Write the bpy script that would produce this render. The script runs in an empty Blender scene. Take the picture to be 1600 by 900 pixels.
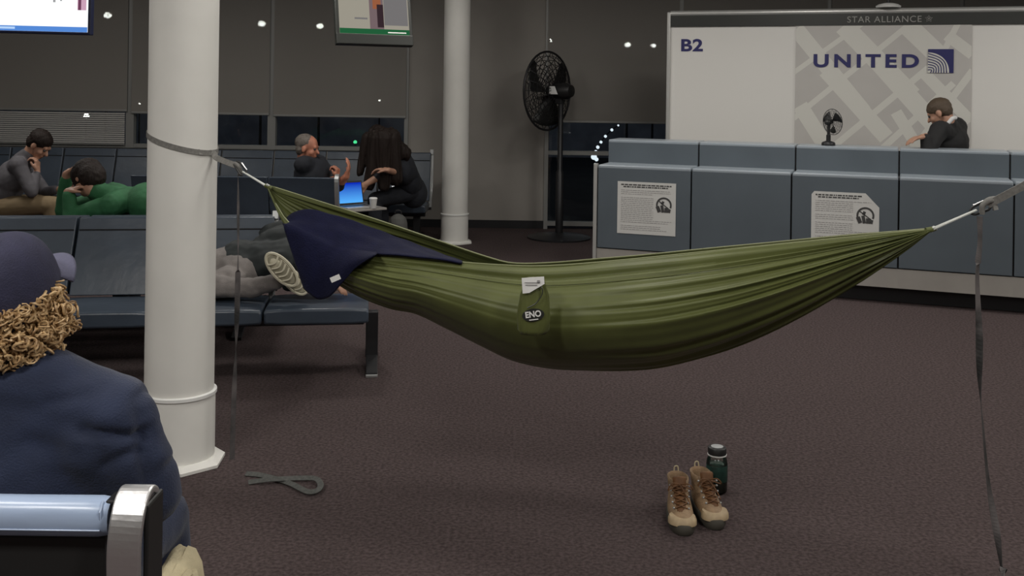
import bpy, bmesh, math, random
from mathutils import Vector as V, Matrix, noise
random.seed(7)
PI = math.pi
SC = bpy.context.scene
COL = SC.collection

# ------------------------------------------------------------------ camera
ROLL = math.radians(.8)
FPX, CX, CY, EYE = 1600.0, 800.0, 138.0, 1.6
cd = bpy.data.cameras.new('camera'); cam = bpy.data.objects.new('camera', cd); COL.objects.link(cam)
cr, sr = math.cos(ROLL), math.sin(ROLL)
cam.matrix_world = Matrix(((cr, -sr, 0, 0), (0, 0, -1, 0), (sr, cr, 0, EYE), (0, 0, 0, 1)))
cd.sensor_width = 36; cd.lens = 36 * FPX / 1600; cd.shift_y = -(450 - CY) / 1600; cd.clip_start = .05; cd.clip_end = 400
SC.camera = cam
# ------------------------------------------------------------------ world, exposure
w = bpy.data.worlds.new('night'); SC.world = w; w.use_nodes = True
bg = w.node_tree.nodes['Background']; bg.inputs[0].default_value = (.25, .3, .45, 1); bg.inputs[1].default_value = .07
SC.view_settings.view_transform = 'Standard'; SC.view_settings.look = 'None'
SC.view_settings.exposure = 0; SC.view_settings.gamma = 1; SC.view_settings.use_curve_mapping = False
# ceiling light fittings: x, y, watts
LIGHTS = [(-1.9, .2, 62), (1.6, .1, 62), (-2.1, 2.1, 30), (1.4, 1.9, 20), (-.1, 4.2, 20), (2.8, 4.6, 24), (-4.3, 4.6, 16), (5.2, 4.8, 34), (1.8, 7.3, 30), (5.0, 6.8, 32),
          (-1.8, 7.8, 34), (-4.8, 8.2, 32), (-.1, 8.3, 16)]
CEIL = 3.3

def uv(px, py):
    dx = (px - CX) / FPX; dy = (CY - py) / FPX
    return dx * cr - dy * sr, dx * sr + dy * cr
def P(px, py, d):            # point of the room seen at a pixel, d metres in front of the camera
    u, v = uv(px, py); return V((u * d, d, EYE + v * d))

# ------------------------------------------------------------------ materials
def mat(name, col, rough=.6, metal=0, var=0, vscale=20, bump=0, bscale=60, spec=.5, sheen=0, coat=0, emit=None, es=1, stretch=None, col2=None):
    m = bpy.data.materials.new(name); m.use_nodes = True; nt = m.node_tree; b = nt.nodes['Principled BSDF']
    b.inputs['Base Color'].default_value = (*col, 1); b.inputs['Roughness'].default_value = rough
    b.inputs['Metallic'].default_value = metal; b.inputs['Specular IOR Level'].default_value = spec
    if sheen: b.inputs['Sheen Weight'].default_value = sheen
    if coat: b.inputs['Coat Weight'].default_value = coat
    if emit: b.inputs['Emission Color'].default_value = (*emit, 1); b.inputs['Emission Strength'].default_value = es
    tc = nt.nodes.new('ShaderNodeTexCoord'); mp = nt.nodes.new('ShaderNodeMapping'); nt.links.new(tc.outputs['Object'], mp.inputs[0])
    if stretch: mp.inputs['Scale'].default_value = stretch
    if var or col2:
        n = nt.nodes.new('ShaderNodeTexNoise'); n.inputs['Scale'].default_value = vscale; n.inputs['Detail'].default_value = 6
        nt.links.new(mp.outputs[0], n.inputs['Vector'])
        r = nt.nodes.new('ShaderNodeValToRGB'); nt.links.new(n.outputs['Fac'], r.inputs[0]); nt.links.new(r.outputs[0], b.inputs['Base Color'])
        c2 = col2 or tuple(min(1, c * (1 + var)) for c in col); c1 = col if col2 else tuple(c * (1 - var) for c in col)
        r.color_ramp.elements[0].position = .35; r.color_ramp.elements[1].position = .65
        r.color_ramp.elements[0].color = (*c1, 1); r.color_ramp.elements[1].color = (*c2, 1)
    if bump:
        n = nt.nodes.new('ShaderNodeTexNoise'); n.inputs['Scale'].default_value = bscale; n.inputs['Detail'].default_value = 4
        nt.links.new(mp.outputs[0], n.inputs['Vector'])
        bp = nt.nodes.new('ShaderNodeBump'); bp.inputs['Strength'].default_value = bump; bp.inputs['Distance'].default_value = .01
        nt.links.new(n.outputs['Fac'], bp.inputs['Height']); nt.links.new(bp.outputs[0], b.inputs['Normal'])
    return m
M = {}
M['carpet'] = mat('carpet', (.062, .046, .045), .95, var=.0, col2=(.115, .088, .088), vscale=70, bump=.9, bscale=220, spec=.1)
M['pier'] = mat('grey_wall_paint', (.31, .29, .265), .8, var=.05, vscale=2)
M['ceil'] = mat('ceiling_tile', (.5, .49, .47), .9, var=.05, bump=.3, bscale=150)
M['column'] = mat('white_column_paint', (.76, .75, .71), .5, var=.03, vscale=4, bump=.05, bscale=8)
M['alu'] = mat('window_aluminium', (.28, .28, .27), .45, metal=.3)
M['alu_lt'] = mat('light_aluminium', (.6, .6, .58), .35, metal=.5)
M['vinyl'] = mat('slate_blue_vinyl', (.048, .064, .088), .34, var=.1, vscale=5, bump=.25, bscale=9, spec=.5)
M['vinyl_lit'] = mat('lit_blue_vinyl', (.36, .45, .62), .3, var=.12, vscale=6, bump=.2, bscale=12, stretch=(.3, 1, 1))  # bench blue paled: strong light on the near pad put into the colour
M['black'] = mat('black_metal', (.02, .02, .022), .4, metal=.2)
M['blackp'] = mat('black_plastic', (.015, .015, .015), .45)
M['chrome'] = mat('brushed_chrome', (.86, .86, .87), .42, metal=1, bump=.25, bscale=14)
M['steel'] = mat('grey_steel', (.45, .46, .46), .4, metal=.7)
M['counter'] = mat('slate_laminate', (.10, .122, .143), .42, var=.05, vscale=3)
M['counter_edge'] = mat('pale_laminate_edge', (.3, .34, .38), .3)
M['plinth'] = mat('grey_plinth', (.33, .31, .285), .5, var=.06, vscale=4)
M['board'] = mat('white_board', (.80, .785, .75), .4)
M['mural'] = mat('grey_mural', (.55, .53, .505), .4, var=.03, vscale=3)
M['mural_lt'] = mat('pale_mural_band', (.70, .69, .64), .4)
M['navy_ink'] = mat('navy_ink', (.022, .022, .13), .4)
M['hdr'] = mat('dark_header', (.025, .027, .024), .4)
M['hdr_txt'] = mat('grey_lettering', (.33, .33, .31), .5)
M['paper'] = mat('white_paper', (.62, .62, .60), .7)
M['ink'] = mat('black_ink', (.05, .05, .05), .6)
M['ink_lt'] = mat('grey_print', (.33, .32, .32), .7)
M['nylon'] = mat('olive_nylon', (.104, .118, .036), .46, var=.1, vscale=6, spec=.32, sheen=.05)
M['hem'] = mat('pale_olive_hem', (.20, .215, .10), .5)
M['navy'] = mat('navy_fleece', (.0075, .0085, .030), .95, var=.12, vscale=25, bump=.35, bscale=160, sheen=.03, spec=.15)
M['sweat'] = mat('navy_sweatshirt', (.014, .022, .055), .85, var=.15, vscale=9, bump=.3, bscale=240, sheen=.12)
M['cap'] = mat('navy_cap_cotton', (.024, .024, .055), .85, var=.12, vscale=30, bump=.3, bscale=300)
M['capbrim'] = mat('paler_brim_cotton', (.10, .10, .16), .85, bump=.3, bscale=300)  # brim a paler blue than the crown
M['curls'] = mat('curly_blond_hair', (.30, .175, .075), .5, col2=(.66, .46, .24), vscale=60)
M['skin'] = mat('skin', (.42, .23, .155), .5, var=.08, vscale=20)
M['skin_red'] = mat('ruddy_skin', (.46, .19, .12), .5, var=.15, vscale=18)
M['hair_dk'] = mat('dark_brown_hair', (.016, .010, .008), .65, spec=.25, bump=.6, bscale=120, stretch=(1, 1, .2))
M['hair_br'] = mat('cropped_brown_hair', (.075, .05, .03), .6, bump=.4, bscale=200)
M['hair_gr'] = mat('grey_hair', (.13, .11, .095), .6, bump=.6, bscale=120)
M['green'] = mat('green_cotton', (.024, .125, .048), .8, var=.1, vscale=12, bump=.3, bscale=200)
M['hood_gr'] = mat('grey_hoodie', (.10, .095, .105), .85, var=.1, vscale=15)
M['khaki'] = mat('khaki_cotton', (.20, .145, .08), .85)
M['suit'] = mat('black_suit', (.010, .010, .011), .8)
M['shirt_w'] = mat('white_shirt', (.7, .7, .7), .7)
M['black_cl'] = mat('black_cloth', (.012, .014, .02), .85, var=.15, vscale=15)
M['charcoal'] = mat('charcoal_jacket', (.022, .027, .028), .8, var=.15, vscale=15)
M['sweatp'] = mat('grey_sweatpants', (.215, .195, .185), .9, var=.08, vscale=20, bump=.3, bscale=200)
M['cream'] = mat('cream_canvas', (.52, .45, .29), .85, var=.06, vscale=30, bump=.3, bscale=200)
M['cream_sh'] = mat('cream_shoe_leather', (.66, .62, .48), .6)
M['shoe_in'] = mat('grey_shoe_mesh', (.36, .335, .25), .8)
M['web_dk'] = mat('dark_grey_webbing', (.055, .057, .053), .8, col2=(.085, .087, .08), vscale=90)
M['web_gr'] = mat('grey_webbing', (.16, .155, .145), .8, var=.0, col2=(.22, .215, .2), vscale=90)
M['web_mix'] = mat('black_and_grey_webbing', (.02, .02, .02), .8, col2=(.14, .125, .125), vscale=9, stretch=(1, 1, 1))
M['cord'] = mat('pale_cord', (.62, .64, .60), .5)
M['tan'] = mat('tan_leather', (.30, .20, .115), .65, var=.15, vscale=30, bump=.3, bscale=120)
M['tan_lt'] = mat('pale_leather_toe', (.40, .30, .18), .6, var=.1, vscale=40)
M['brown'] = mat('brown_leather', (.15, .065, .022), .65, var=.2, vscale=40)
M['sole'] = mat('dark_rubber', (.05, .045, .035), .8)
M['white'] = mat('white_label', (.8, .8, .78), .5)
M['shade'] = None
M['dirt'] = mat('apron_asphalt', (.03, .03, .032), .9, var=.2, vscale=.5)
M['far'] = mat('distant_concrete', (.5, .5, .55), .8, var=.2, vscale=.6)
def emis(name, col, s):
    m = bpy.data.materials.new(name); m.use_nodes = True; nt = m.node_tree; nt.nodes.clear()
    e = nt.nodes.new('ShaderNodeEmission'); e.inputs[0].default_value = (*col, 1); e.inputs[1].default_value = s
    o = nt.nodes.new('ShaderNodeOutputMaterial'); nt.links.new(e.outputs[0], o.inputs[0]); return m
def mesh_cloth(name, col, alpha):
    m = bpy.data.materials.new(name); m.use_nodes = True; nt = m.node_tree; b = nt.nodes['Principled BSDF']
    b.inputs['Base Color'].default_value = (*col, 1); b.inputs['Roughness'].default_value = .8
    t = nt.nodes.new('ShaderNodeBsdfTransparent'); mx = nt.nodes.new('ShaderNodeMixShader'); mx.inputs[0].default_value = alpha
    nt.links.new(b.outputs[0], mx.inputs[1]); nt.links.new(t.outputs[0], mx.inputs[2]); nt.links.new(mx.outputs[0], nt.nodes['Material Output'].inputs[0]); return m
M['shade'] = mesh_cloth('solar_shade_mesh', (.265, .248, .225), .15)
def glass(name, col, rough=.02):
    m = bpy.data.materials.new(name); m.use_nodes = True; nt = m.node_tree; nt.nodes.clear()
    t = nt.nodes.new('ShaderNodeBsdfTransparent'); t.inputs[0].default_value = (*col, 1)
    g = nt.nodes.new('ShaderNodeBsdfGlossy'); g.inputs['Roughness'].default_value = rough
    f = nt.nodes.new('ShaderNodeFresnel'); f.inputs[0].default_value = 1.45
    mx = nt.nodes.new('ShaderNodeMixShader'); o = nt.nodes.new('ShaderNodeOutputMaterial')
    nt.links.new(f.outputs[0], mx.inputs[0]); nt.links.new(t.outputs[0], mx.inputs[1]); nt.links.new(g.outputs[0], mx.inputs[2]); nt.links.new(mx.outputs[0], o.inputs[0]); return m
M['glass'] = glass('window_glass', (.8, .85, .85))
M['clear'] = glass('clear_plastic', (.88, .92, .88), .12)
M['lamp'] = emis('lamp_diffuser', (1, .95, .86), 3)
M['apron'] = emis('apron_floodlight', (1, .95, .85), 60)
M['bulb'] = emis('small_bulb', (.9, .93, 1), 1.4)
M['signal'] = emis('green_signal', (.1, .9, .35), 1.3)

# ------------------------------------------------------------------ mesh helpers
def link(name, me, m, parent=None, smooth=True):
    if m: me.materials.append(m)
    if smooth:
        for p in me.polygons: p.use_smooth = True
        me.set_sharp_from_angle(angle=math.radians(55))
    o = bpy.data.objects.new(name, me); COL.objects.link(o)
    if parent: o.parent = parent
    return o
def obj(name, bm, m, parent=None, smooth=False, bevel=0, seg=2):
    me = bpy.data.meshes.new(name); bmesh.ops.recalc_face_normals(bm, faces=bm.faces); bm.to_mesh(me); bm.free()
    o = link(name, me, m, parent, smooth)
    if bevel:
        b = o.modifiers.new('bevel', 'BEVEL'); b.width = bevel; b.segments = seg; b.limit_method = 'ANGLE'
    return o
def tag(o, label=None, cat=None, group=None, kind=None):
    if label: o['label'] = label
    if cat: o['category'] = cat
    if group: o['group'] = group
    if kind: o['kind'] = kind
    return o
def thing(name, label, cat, loc=(0, 0, 0), rz=0, group=None):
    o = bpy.data.objects.new(name, None); COL.objects.link(o); o.location = loc; o.rotation_euler = (0, 0, rz); o.empty_display_size = .1
    return tag(o, label, cat, group)
def dup(root, loc=None, rz=None, label=None):
    r = root.copy(); COL.objects.link(r)
    if loc is not None: r.location = loc
    if rz is not None: r.rotation_euler = (0, 0, rz)
    if label: r['label'] = label
    for ch in list(root.children):
        c = ch.copy(); COL.objects.link(c); c.parent = r
        for g in list(ch.children):
            d = g.copy(); COL.objects.link(d); d.parent = c
    return r
def box(bm, c, s, rot=None):
    r = bmesh.ops.create_cube(bm, size=1)
    mt = Matrix.Translation(c) @ (rot.to_4x4() if rot else Matrix()) @ Matrix.Diagonal((*s, 1))
    bmesh.ops.transform(bm, matrix=mt, verts=r['verts']); return bm
def Box(c, s, rot=None): return box(bmesh.new(), c, s, rot)
def quad(bm, pts): bm.faces.new([bm.verts.new(p) for p in pts]); return bm
def lathe(bm, prof, c=(0, 0, 0), seg=40, mtx=None):
    c = V(c); rings = []
    for r, z in prof:
        ring = []
        for i in range(seg):
            a = 2 * PI * i / seg; p = V((r * math.cos(a), r * math.sin(a), z))
            if mtx: p = mtx @ p
            ring.append(bm.verts.new(c + p))
        rings.append(ring)
    for a, b in zip(rings, rings[1:]):
        for i in range(seg): bm.faces.new((a[i], a[(i + 1) % seg], b[(i + 1) % seg], b[i]))
    for ring in (rings[0], rings[-1]):
        try: bm.faces.new(ring)
        except Exception: pass
    return bm
def frames(pts, closed=False):
    n = len(pts); T = []
    for i in range(n):
        a = pts[(i - 1) % n] if (i or closed) else pts[0]; b = pts[(i + 1) % n] if (i < n - 1 or closed) else pts[-1]
        T.append((b - a).normalized())
    N = []; nn = T[0].orthogonal().normalized()
    for t in T:
        nn = (nn - t * nn.dot(t)).normalized(); N.append(nn)
    return T, N
def tube(bm, pts, r, seg=8, closed=False, r2=None):
    pts = [V(p) for p in pts]; T, N = frames(pts, closed); rings = []; n = len(pts)
    for i, p in enumerate(pts):
        rr = r if r2 is None else r + (r2 - r) * i / (n - 1)
        B = T[i].cross(N[i])
        rings.append([bm.verts.new(p + rr * (math.cos(2 * PI * k / seg) * N[i] + math.sin(2 * PI * k / seg) * B)) for k in range(seg)])
    for i in range(n if closed else n - 1):
        a, b = rings[i], rings[(i + 1) % n]
        for k in range(seg): bm.faces.new((a[k], a[(k + 1) % seg], b[(k + 1) % seg], b[k]))
    if not closed: bm.faces.new(rings[0]); bm.faces.new(rings[-1])
    return bm
def smoothpath(pts, n=8, closed=False):
    pts = [V(p) for p in pts]; out = []; m = len(pts)
    for i in range(m if closed else m - 1):
        if closed: p0, p1, p2, p3 = pts[i - 1], pts[i], pts[(i + 1) % m], pts[(i + 2) % m]
        else: p0, p1, p2, p3 = pts[max(i - 1, 0)], pts[i], pts[i + 1], pts[min(i + 2, m - 1)]
        for k in range(n):
            t = k / n; out.append(.5 * ((2 * p1) + (p2 - p0) * t + (2 * p0 - 5 * p1 + 4 * p2 - p3) * t * t + (3 * p1 - p0 - 3 * p2 + p3) * t ** 3))
    if not closed: out.append(pts[-1])
    return out
def ribbon(bm, pts, width, face, th=.002, twist=None, closed=False):
    """flat webbing along pts; face(i) = the direction it faces"""
    pts = [V(p) for p in pts]; T, _ = frames(pts, closed); n = len(pts); rings = []
    for i, p in enumerate(pts):
        f = V(face(i) if callable(face) else face); f = (f - T[i] * f.dot(T[i])).normalized()
        if twist: f = Matrix.Rotation(twist(i), 3, T[i]) @ f
        s = T[i].cross(f)
        rings.append([bm.verts.new(p + s * a * width / 2 + f * b * th / 2) for a, b in ((-1, -1), (1, -1), (1, 1), (-1, 1))])
    for i in range(n if closed else n - 1):
        a, b = rings[i], rings[(i + 1) % n]
        for k in range(4): bm.faces.new((a[k], a[(k + 1) % 4], b[(k + 1) % 4], b[k]))
    if not closed: bm.faces.new(rings[0]); bm.faces.new(rings[-1])
    return bm
def interp(tab, x):
    if x <= tab[0][0]: return tab[0][1]
    for i, ((x0, y0), (x1, y1)) in enumerate(zip(tab, tab[1:])):
        if x <= x1:
            t = (x - x0) / (x1 - x0)
            m0 = (y1 - tab[i - 1][1]) / (x1 - tab[i - 1][0]) if i > 0 else (y1 - y0) / (x1 - x0)
            m1 = (tab[i + 2][1] - y0) / (tab[i + 2][0] - x0) if i + 2 < len(tab) else (y1 - y0) / (x1 - x0)
            h = x1 - x0
            return (2*t**3 - 3*t*t + 1) * y0 + (t**3 - 2*t*t + t) * h * m0 + (-2*t**3 + 3*t*t) * y1 + (t**3 - t*t) * h * m1
    return tab[-1][1]
def text_mesh(s, size, spacing=1, off=0, ext=.002, sx=1):
    c = bpy.data.curves.new('lettering', 'FONT'); c.body = s; c.size = size; c.space_character = spacing; c.offset = off; c.extrude = ext
    o = bpy.data.objects.new('tmp', c); COL.objects.link(o)
    dg = bpy.context.evaluated_depsgraph_get(); me = bpy.data.meshes.new_from_object(o.evaluated_get(dg)); bpy.data.objects.remove(o)
    xs = [v.co.x for v in me.vertices]; ys = [v.co.y for v in me.vertices]
    x0, y0 = min(xs), min(ys)
    for v in me.vertices: v.co.x = (v.co.x - x0) * sx; v.co.y -= y0
    return me, (max(xs) - x0) * sx, max(ys) - y0
def lettering(name, s, m, parent, x0, x1, z0, z1, y, off=0, spacing=1):
    """lettering standing on a plane facing -Y of the parent, filling x0..x1, z0..z1"""
    me, ww, hh = text_mesh(s, 1, spacing, off)
    for v in me.vertices:
        x, yy, z = v.co; v.co = V((x0 + x / ww * (x1 - x0), y - z, z0 + yy / hh * (z1 - z0)))
    return link(name, me, m, parent, False)

# union of rounded volumes melted into one surface
def blob(name, prims, m, parent=None, voxel=.008, smooth=3, wr=None):
    bm = bmesh.new()
    for p in prims:
        if p[0] == 'c':
            a, b, ra, rb = V(p[1]), V(p[2]), p[3], p[4]
            for q, r in ((a, ra), (b, rb)):
                s = bmesh.ops.create_icosphere(bm, subdivisions=2, radius=r); bmesh.ops.translate(bm, vec=q, verts=s['verts'])
            dv = b - a
            if dv.length > 1e-4:
                s = bmesh.ops.create_cone(bm, cap_ends=True, segments=16, radius1=ra, radius2=rb, depth=dv.length)
                mt = Matrix.Translation((a + b) / 2) @ dv.to_track_quat('Z', 'Y').to_matrix().to_4x4()
                bmesh.ops.transform(bm, matrix=mt, verts=s['verts'])
        else:
            s = bmesh.ops.create_icosphere(bm, subdivisions=3, radius=1)
            mt = Matrix.Translation(p[1]) @ (p[3].to_4x4() if len(p) > 3 and p[3] else Matrix()) @ Matrix.Diagonal((*p[2], 1))
            bmesh.ops.transform(bm, matrix=mt, verts=s['verts'])
    me = bpy.data.meshes.new('tmp'); bm.to_mesh(me); bm.free()
    o = bpy.data.objects.new('tmp', me); COL.objects.link(o)
    r = o.modifiers.new('r', 'REMESH'); r.mode = 'VOXEL'; r.voxel_size = voxel
    s = o.modifiers.new('s', 'SMOOTH'); s.factor = .5; s.iterations = smooth
    dg = bpy.context.evaluated_depsgraph_get(); out = bpy.data.meshes.new_from_object(o.evaluated_get(dg)); bpy.data.objects.remove(o)
    out.name = name
    if wr:
        nn = [v.normal.copy() for v in out.vertices]
        for v, n in zip(out.vertices, nn): v.co += n * wr(v.co, n)
    return link(name, out, m, parent, True)
def inflate(prims, d):
    out = []
    for p in prims:
        if p[0] == 'c': out.append(('c', p[1], p[2], p[3] + d, p[4] + d))
        else: out.append(('e', p[1], tuple(r + d for r in p[2]), p[3] if len(p) > 3 else None))
    return out
def wrinkle(a=.006, f=(9, 9, 9)):
    return lambda c, n: a * noise.noise(V((c.x * f[0], c.y * f[1], c.z * f[2]))) + a * .4 * noise.noise(V((c.x * f[0] * 2.7, c.y * f[1] * 2.7, c.z * f[2] * 2.7)))

def head_prims(c, yaw, pitch, roll=0, s=1):
    """yaw: direction faced in the floor plane (0 = +X), pitch > 0 looks up"""
    R = Matrix.Rotation(yaw, 3, 'Z') @ Matrix.Rotation(-pitch, 3, 'Y') @ Matrix.Rotation(roll, 3, 'X'); c = V(c)
    f = lambda *p: c + R @ (V(p) * s)
    e = lambda p, r: ('e', f(*p), tuple(q * s for q in r), R)
    k = lambda a, b, r1, r2: ('c', f(*a), f(*b), r1 * s, r2 * s)
    pr = [e((-.012, 0, .03), (.098, .077, .086)), e((.03, 0, -.03), (.06, .06, .078)), e((.045, 0, -.085), (.036, .038, .028)),
          k((.086, 0, 0), (.106, 0, -.032), .008, .013), k((.078, -.03, .018), (.078, .03, .018), .013, .013),
          k((.082, -.012, -.062), (.082, .012, -.062), .010, .010), k((.055, -.04, -.035), (.06, -.035, -.03), .022, .022), k((.055, .04, -.035), (.06, .035, -.03), .022, .022),
          e((-.005, .077, -.012), (.02, .009, .032)), e((-.005, -.077, -.012), (.02, .009, .032)), k((-.03, 0, -.05), (-.026, 0, -.10), .056, .056)]
    return pr, f, R
def hand_prims(w, fwd, nrm, s=1, curl=.5, side=1):
    w = V(w); f = V(fwd).normalized(); n = V(nrm); n = (n - f * n.dot(f)).normalized(); l = f.cross(n) * side
    pr = [('c', w, w + f * .03 * s, .024 * s, .026 * s)]
    for off, ln, kb in ((-.03, .05, .078), (-.010, .062, .084), (.011, .07, .086), (.031, .064, .082)):
        kn = w + (f * kb + l * off) * s
        pr.append(('c', w + l * off * .5 * s, kn, .016 * s, .0125 * s))
        p = kn; d = f.copy(); ax = f.cross(n)
        for q, fr in enumerate((.42, .32, .26)):
            d = Matrix.Rotation(curl, 3, ax) @ d; p2 = p + d * ln * fr * 1.35 * s
            pr.append(('c', p, p2, (.0105 - .0012 * q) * s, (.0098 - .0014 * q) * s)); p = p2
    t0 = w + (f * .022 + l * .026) * s; t1 = t0 + (f * .55 + l * .65 + n * .3).normalized() * .04 * s; t2 = t1 + (f * .85 + l * .2 + n * .45).normalized() * .032 * s
    pr += [('c', t0, t1, .015 * s, .012 * s), ('c', t1, t2, .0115 * s, .0095 * s)]
    return pr
def torso_prims(pel, che, shl, shr, k=1):
    pel, che, shl, shr = V(pel), V(che), V(shl), V(shr); up = (che - pel).normalized(); lat = (shl - shr).normalized(); fw = lat.cross(up).normalized(); lat = up.cross(fw)
    R = Matrix((lat, fw, up)).transposed(); mid = pel.lerp(che, .5); sm = (shl + shr) / 2; hw = (shl - shr).length / 2
    return [('e', pel, (.165 * k, .125 * k, .13), R), ('e', mid, (.15 * k, .115 * k, .16), R), ('e', che, (.17 * k, .12 * k, .15), R),
            ('c', shl, che.lerp(sm, .6), .062 * k, .08 * k), ('c', shr, che.lerp(sm, .6), .062 * k, .08 * k), ('c', che, sm, .09 * k, .07 * k), ('c', pel, che, .11 * k, .12 * k)]
def person(name, label, J, mats, head, hands=(), voxel=.007, k=1, hair=None, sleeve=1.0, wr=.005, footdir=None, group=None):
    """J: joints in the room; head = (centre, yaw, pitch)"""
    root = thing(name, label, 'person', (J['pel'][0], J['pel'][1], 0), group=group); o0 = V(root.location)
    L = {a: V(b) - o0 for a, b in J.items()}
    hp, hf, HR = head_prims(V(head[0]) - o0, head[1], head[2], head[3] if len(head) > 3 else 0)
    neck = hf(-.02, 0, -.11); sm = (L['shl'] + L['shr']) / 2
    tor = torso_prims(L['pel'], L['che'], L['shl'], L['shr'], k)
    arms = []; hnd = []; cuffs = []
    for s in 'lr':
        if 'el' + s in L:
            arms += [('c', L['sh' + s], L['el' + s], .050 * k, .040 * k), ('c', L['el' + s], L['wr' + s], .040 * k, .027 * k)]
            cuffs += [('c', L['sh' + s], L['el' + s], .066 * k, .052 * k), ('c', L['el' + s], L['el' + s].lerp(L['wr' + s], .85 * sleeve), .052 * k, .038 * k)]
    for h in hands:
        s, fwd, nrm, curl = h; hnd += hand_prims(L['wr' + s], fwd, nrm, 1, curl, 1 if s == 'r' else -1)
    legs = []
    for s in 'lr':
        if 'kn' + s in L:
            hip = L['pel'] + (L['sh' + s] - sm).normalized() * .09
            if 'hp' + s in L: hip = L['hp' + s]
            legs += [('c', hip, L['kn' + s], .085, .058), ('c', L['kn' + s], L['an' + s], .056, .036)]
    neckp = [('c', neck, sm + (L['che'] - sm) * .1, .056, .07)]
    blob('body', hp + neckp + inflate(tor, -.01) + arms + hnd + legs, mats['skin'], root, voxel, 2)
    blob(mats.get('topname', 'sweatshirt'), inflate(tor, .014) + cuffs + [('c', sm, sm.lerp(neck, .8), .086 * k, .072)], mats['top'], root, voxel + .001, 3, wrinkle(wr))
    if legs: blob('trousers', inflate(legs, .014) + inflate(tor[:1], .016), mats['leg'], root, voxel + .002, 3, wrinkle(wr))
    if legs:
        for s in 'lr':
            a = L['an' + s]; fd = V(footdir or (0, 1, 0)).normalized()
            blob('shoe', [('c', a + V((0, 0, -.02)), a + V((0, 0, -.035)) + fd * .03, .042, .04), ('c', a + V((0, 0, -.045)), a + V((0, 0, -.052)) + fd * .17, .036, .03)], mats['shoe'], root, voxel, 2)
    for s in (1, -1):
        bm = bmesh.new(); q = bmesh.ops.create_icosphere(bm, subdivisions=2, radius=.0115); bmesh.ops.translate(bm, vec=hf(.0795, .031 * s, .002), verts=q['verts'])
        obj('eye', bm, M['ink'], root, True)
    if hair: blob('hair', [('e', hf(*a), b, HR) for a, b in hair], mats['hair'], root, voxel, 2, wrinkle(.004, (40, 40, 40)))
    return root, hf, HR, o0

# ================================================================== ROOM
def struct(name, bm, m, **k):
    o = obj(name, bm, m, **k); o['kind'] = 'structure'; return o
WY = 11.72
XL, XR, YB = -7.5, 8.0, -4.0
o = struct('floor', Box(((XL + XR) / 2, (YB + WY) / 2, -.05), (XR - XL + .4, WY - YB + .4, .1)), M['carpet'])
struct('ceiling', Box(((XL + XR) / 2, (YB + WY) / 2, CEIL + .05), (XR - XL + .4, WY - YB + .4, .1)), M['ceil'])
struct('wall_left', Box((XL - .1, (YB + WY) / 2, CEIL / 2), (.2, WY - YB + .4, CEIL)), M['pier'])
struct('wall_right', Box((XR + .1, (YB + WY) / 2, CEIL / 2), (.2, WY - YB + .4, CEIL)), M['pier'])
struct('wall_rear', Box(((XL + XR) / 2, YB - .1, CEIL / 2), (XR - XL + .4, .2, CEIL)), M['pier'])
# window wall: solid pier, low wall under the left windows
def X(px, d=WY): return uv(px, 200)[0] * d
xp0, xp1 = X(638), X(851)
bm = Box(((xp0 + xp1) / 2, WY + .1, CEIL / 2), (xp1 - xp0, .2, CEIL))
box(bm, ((XL + xp0) / 2, WY + .1, .43), (xp0 - XL, .2, .86))
struct('wall_far', bm, M['pier'])
struct('baseboard_far', Box(((xp0 + xp1) / 2, WY - .008, .045), (xp1 - xp0, .016, .09)), M['black'])
bays_l = [XL, X(-15), X(204), X(425), xp0]
bays_r = [xp1, X(1062), X(1292), X(1498), XR]
def window(n, x0, x1, z0, rails, slat=False):
    bm = bmesh.new(); f = .045; y = WY + .02
    box(bm, (x0 + f / 2, y, (z0 + CEIL) / 2), (f, .1, CEIL - z0)); box(bm, (x1 - f / 2, y, (z0 + CEIL) / 2), (f, .1, CEIL - z0))
    for z in rails + [CEIL - .03]: box(bm, ((x0 + x1) / 2, y, z), (x1 - x0, .09, .045))
    w_ = struct(f'window_{n}', bm, M['alu'])
    g = obj('pane', Box(((x0 + x1) / 2, WY + .05, (z0 + CEIL) / 2), (x1 - x0 - .06, .008, CEIL - z0 - .02)), M['glass'], w_)
    return w_
n = 1
for x0, x1 in zip(bays_l, bays_l[1:]): window(n, x0, x1, .86, [.885]); n += 1
for x0, x1 in zip(bays_r, bays_r[1:]): window(n, x0, x1, .0, [.06, .87]); n += 1
def roller_shade(x0, x1, zb, label):
    r = thing('roller_shade', label, 'window shade', ((x0 + x1) / 2, WY - .05, zb), group='grey solar shades on the window wall')
    h = CEIL - zb - .07; ww = x1 - x0 - .05
    obj('shade_cloth', Box((0, 0, h / 2), (ww, .002, h)), M['shade'], r)
    obj('hem_bar', Box((0, 0, -.005), (ww, .016, .025)), M['alu'], r, bevel=.005)
    obj('roller_tube', lathe(bmesh.new(), [(.001, -ww / 2), (.035, -ww / 2), (.035, ww / 2), (.001, ww / 2)], (0, 0, h), 16, Matrix.Rotation(PI / 2, 3, 'Y')), M['shade'], r, True)
roller_shade(bays_l[0], bays_l[1], 1.29, 'grey shade left of the window bay with slatted blind, mostly outside the view')
roller_shade(bays_l[1], bays_l[2], 1.29, 'grey shade above the slatted blind, behind the lit blue-and-white screen')
roller_shade(bays_l[2], bays_l[3], 1.27, 'grey shade half hidden behind the nearest white column')
roller_shade(bays_l[3], bays_l[4], 1.26, 'grey shade behind the tilted hanging monitor')
roller_shade(bays_r[0], bays_r[1], 1.235, 'grey shade behind the big pedestal fan')
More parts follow.
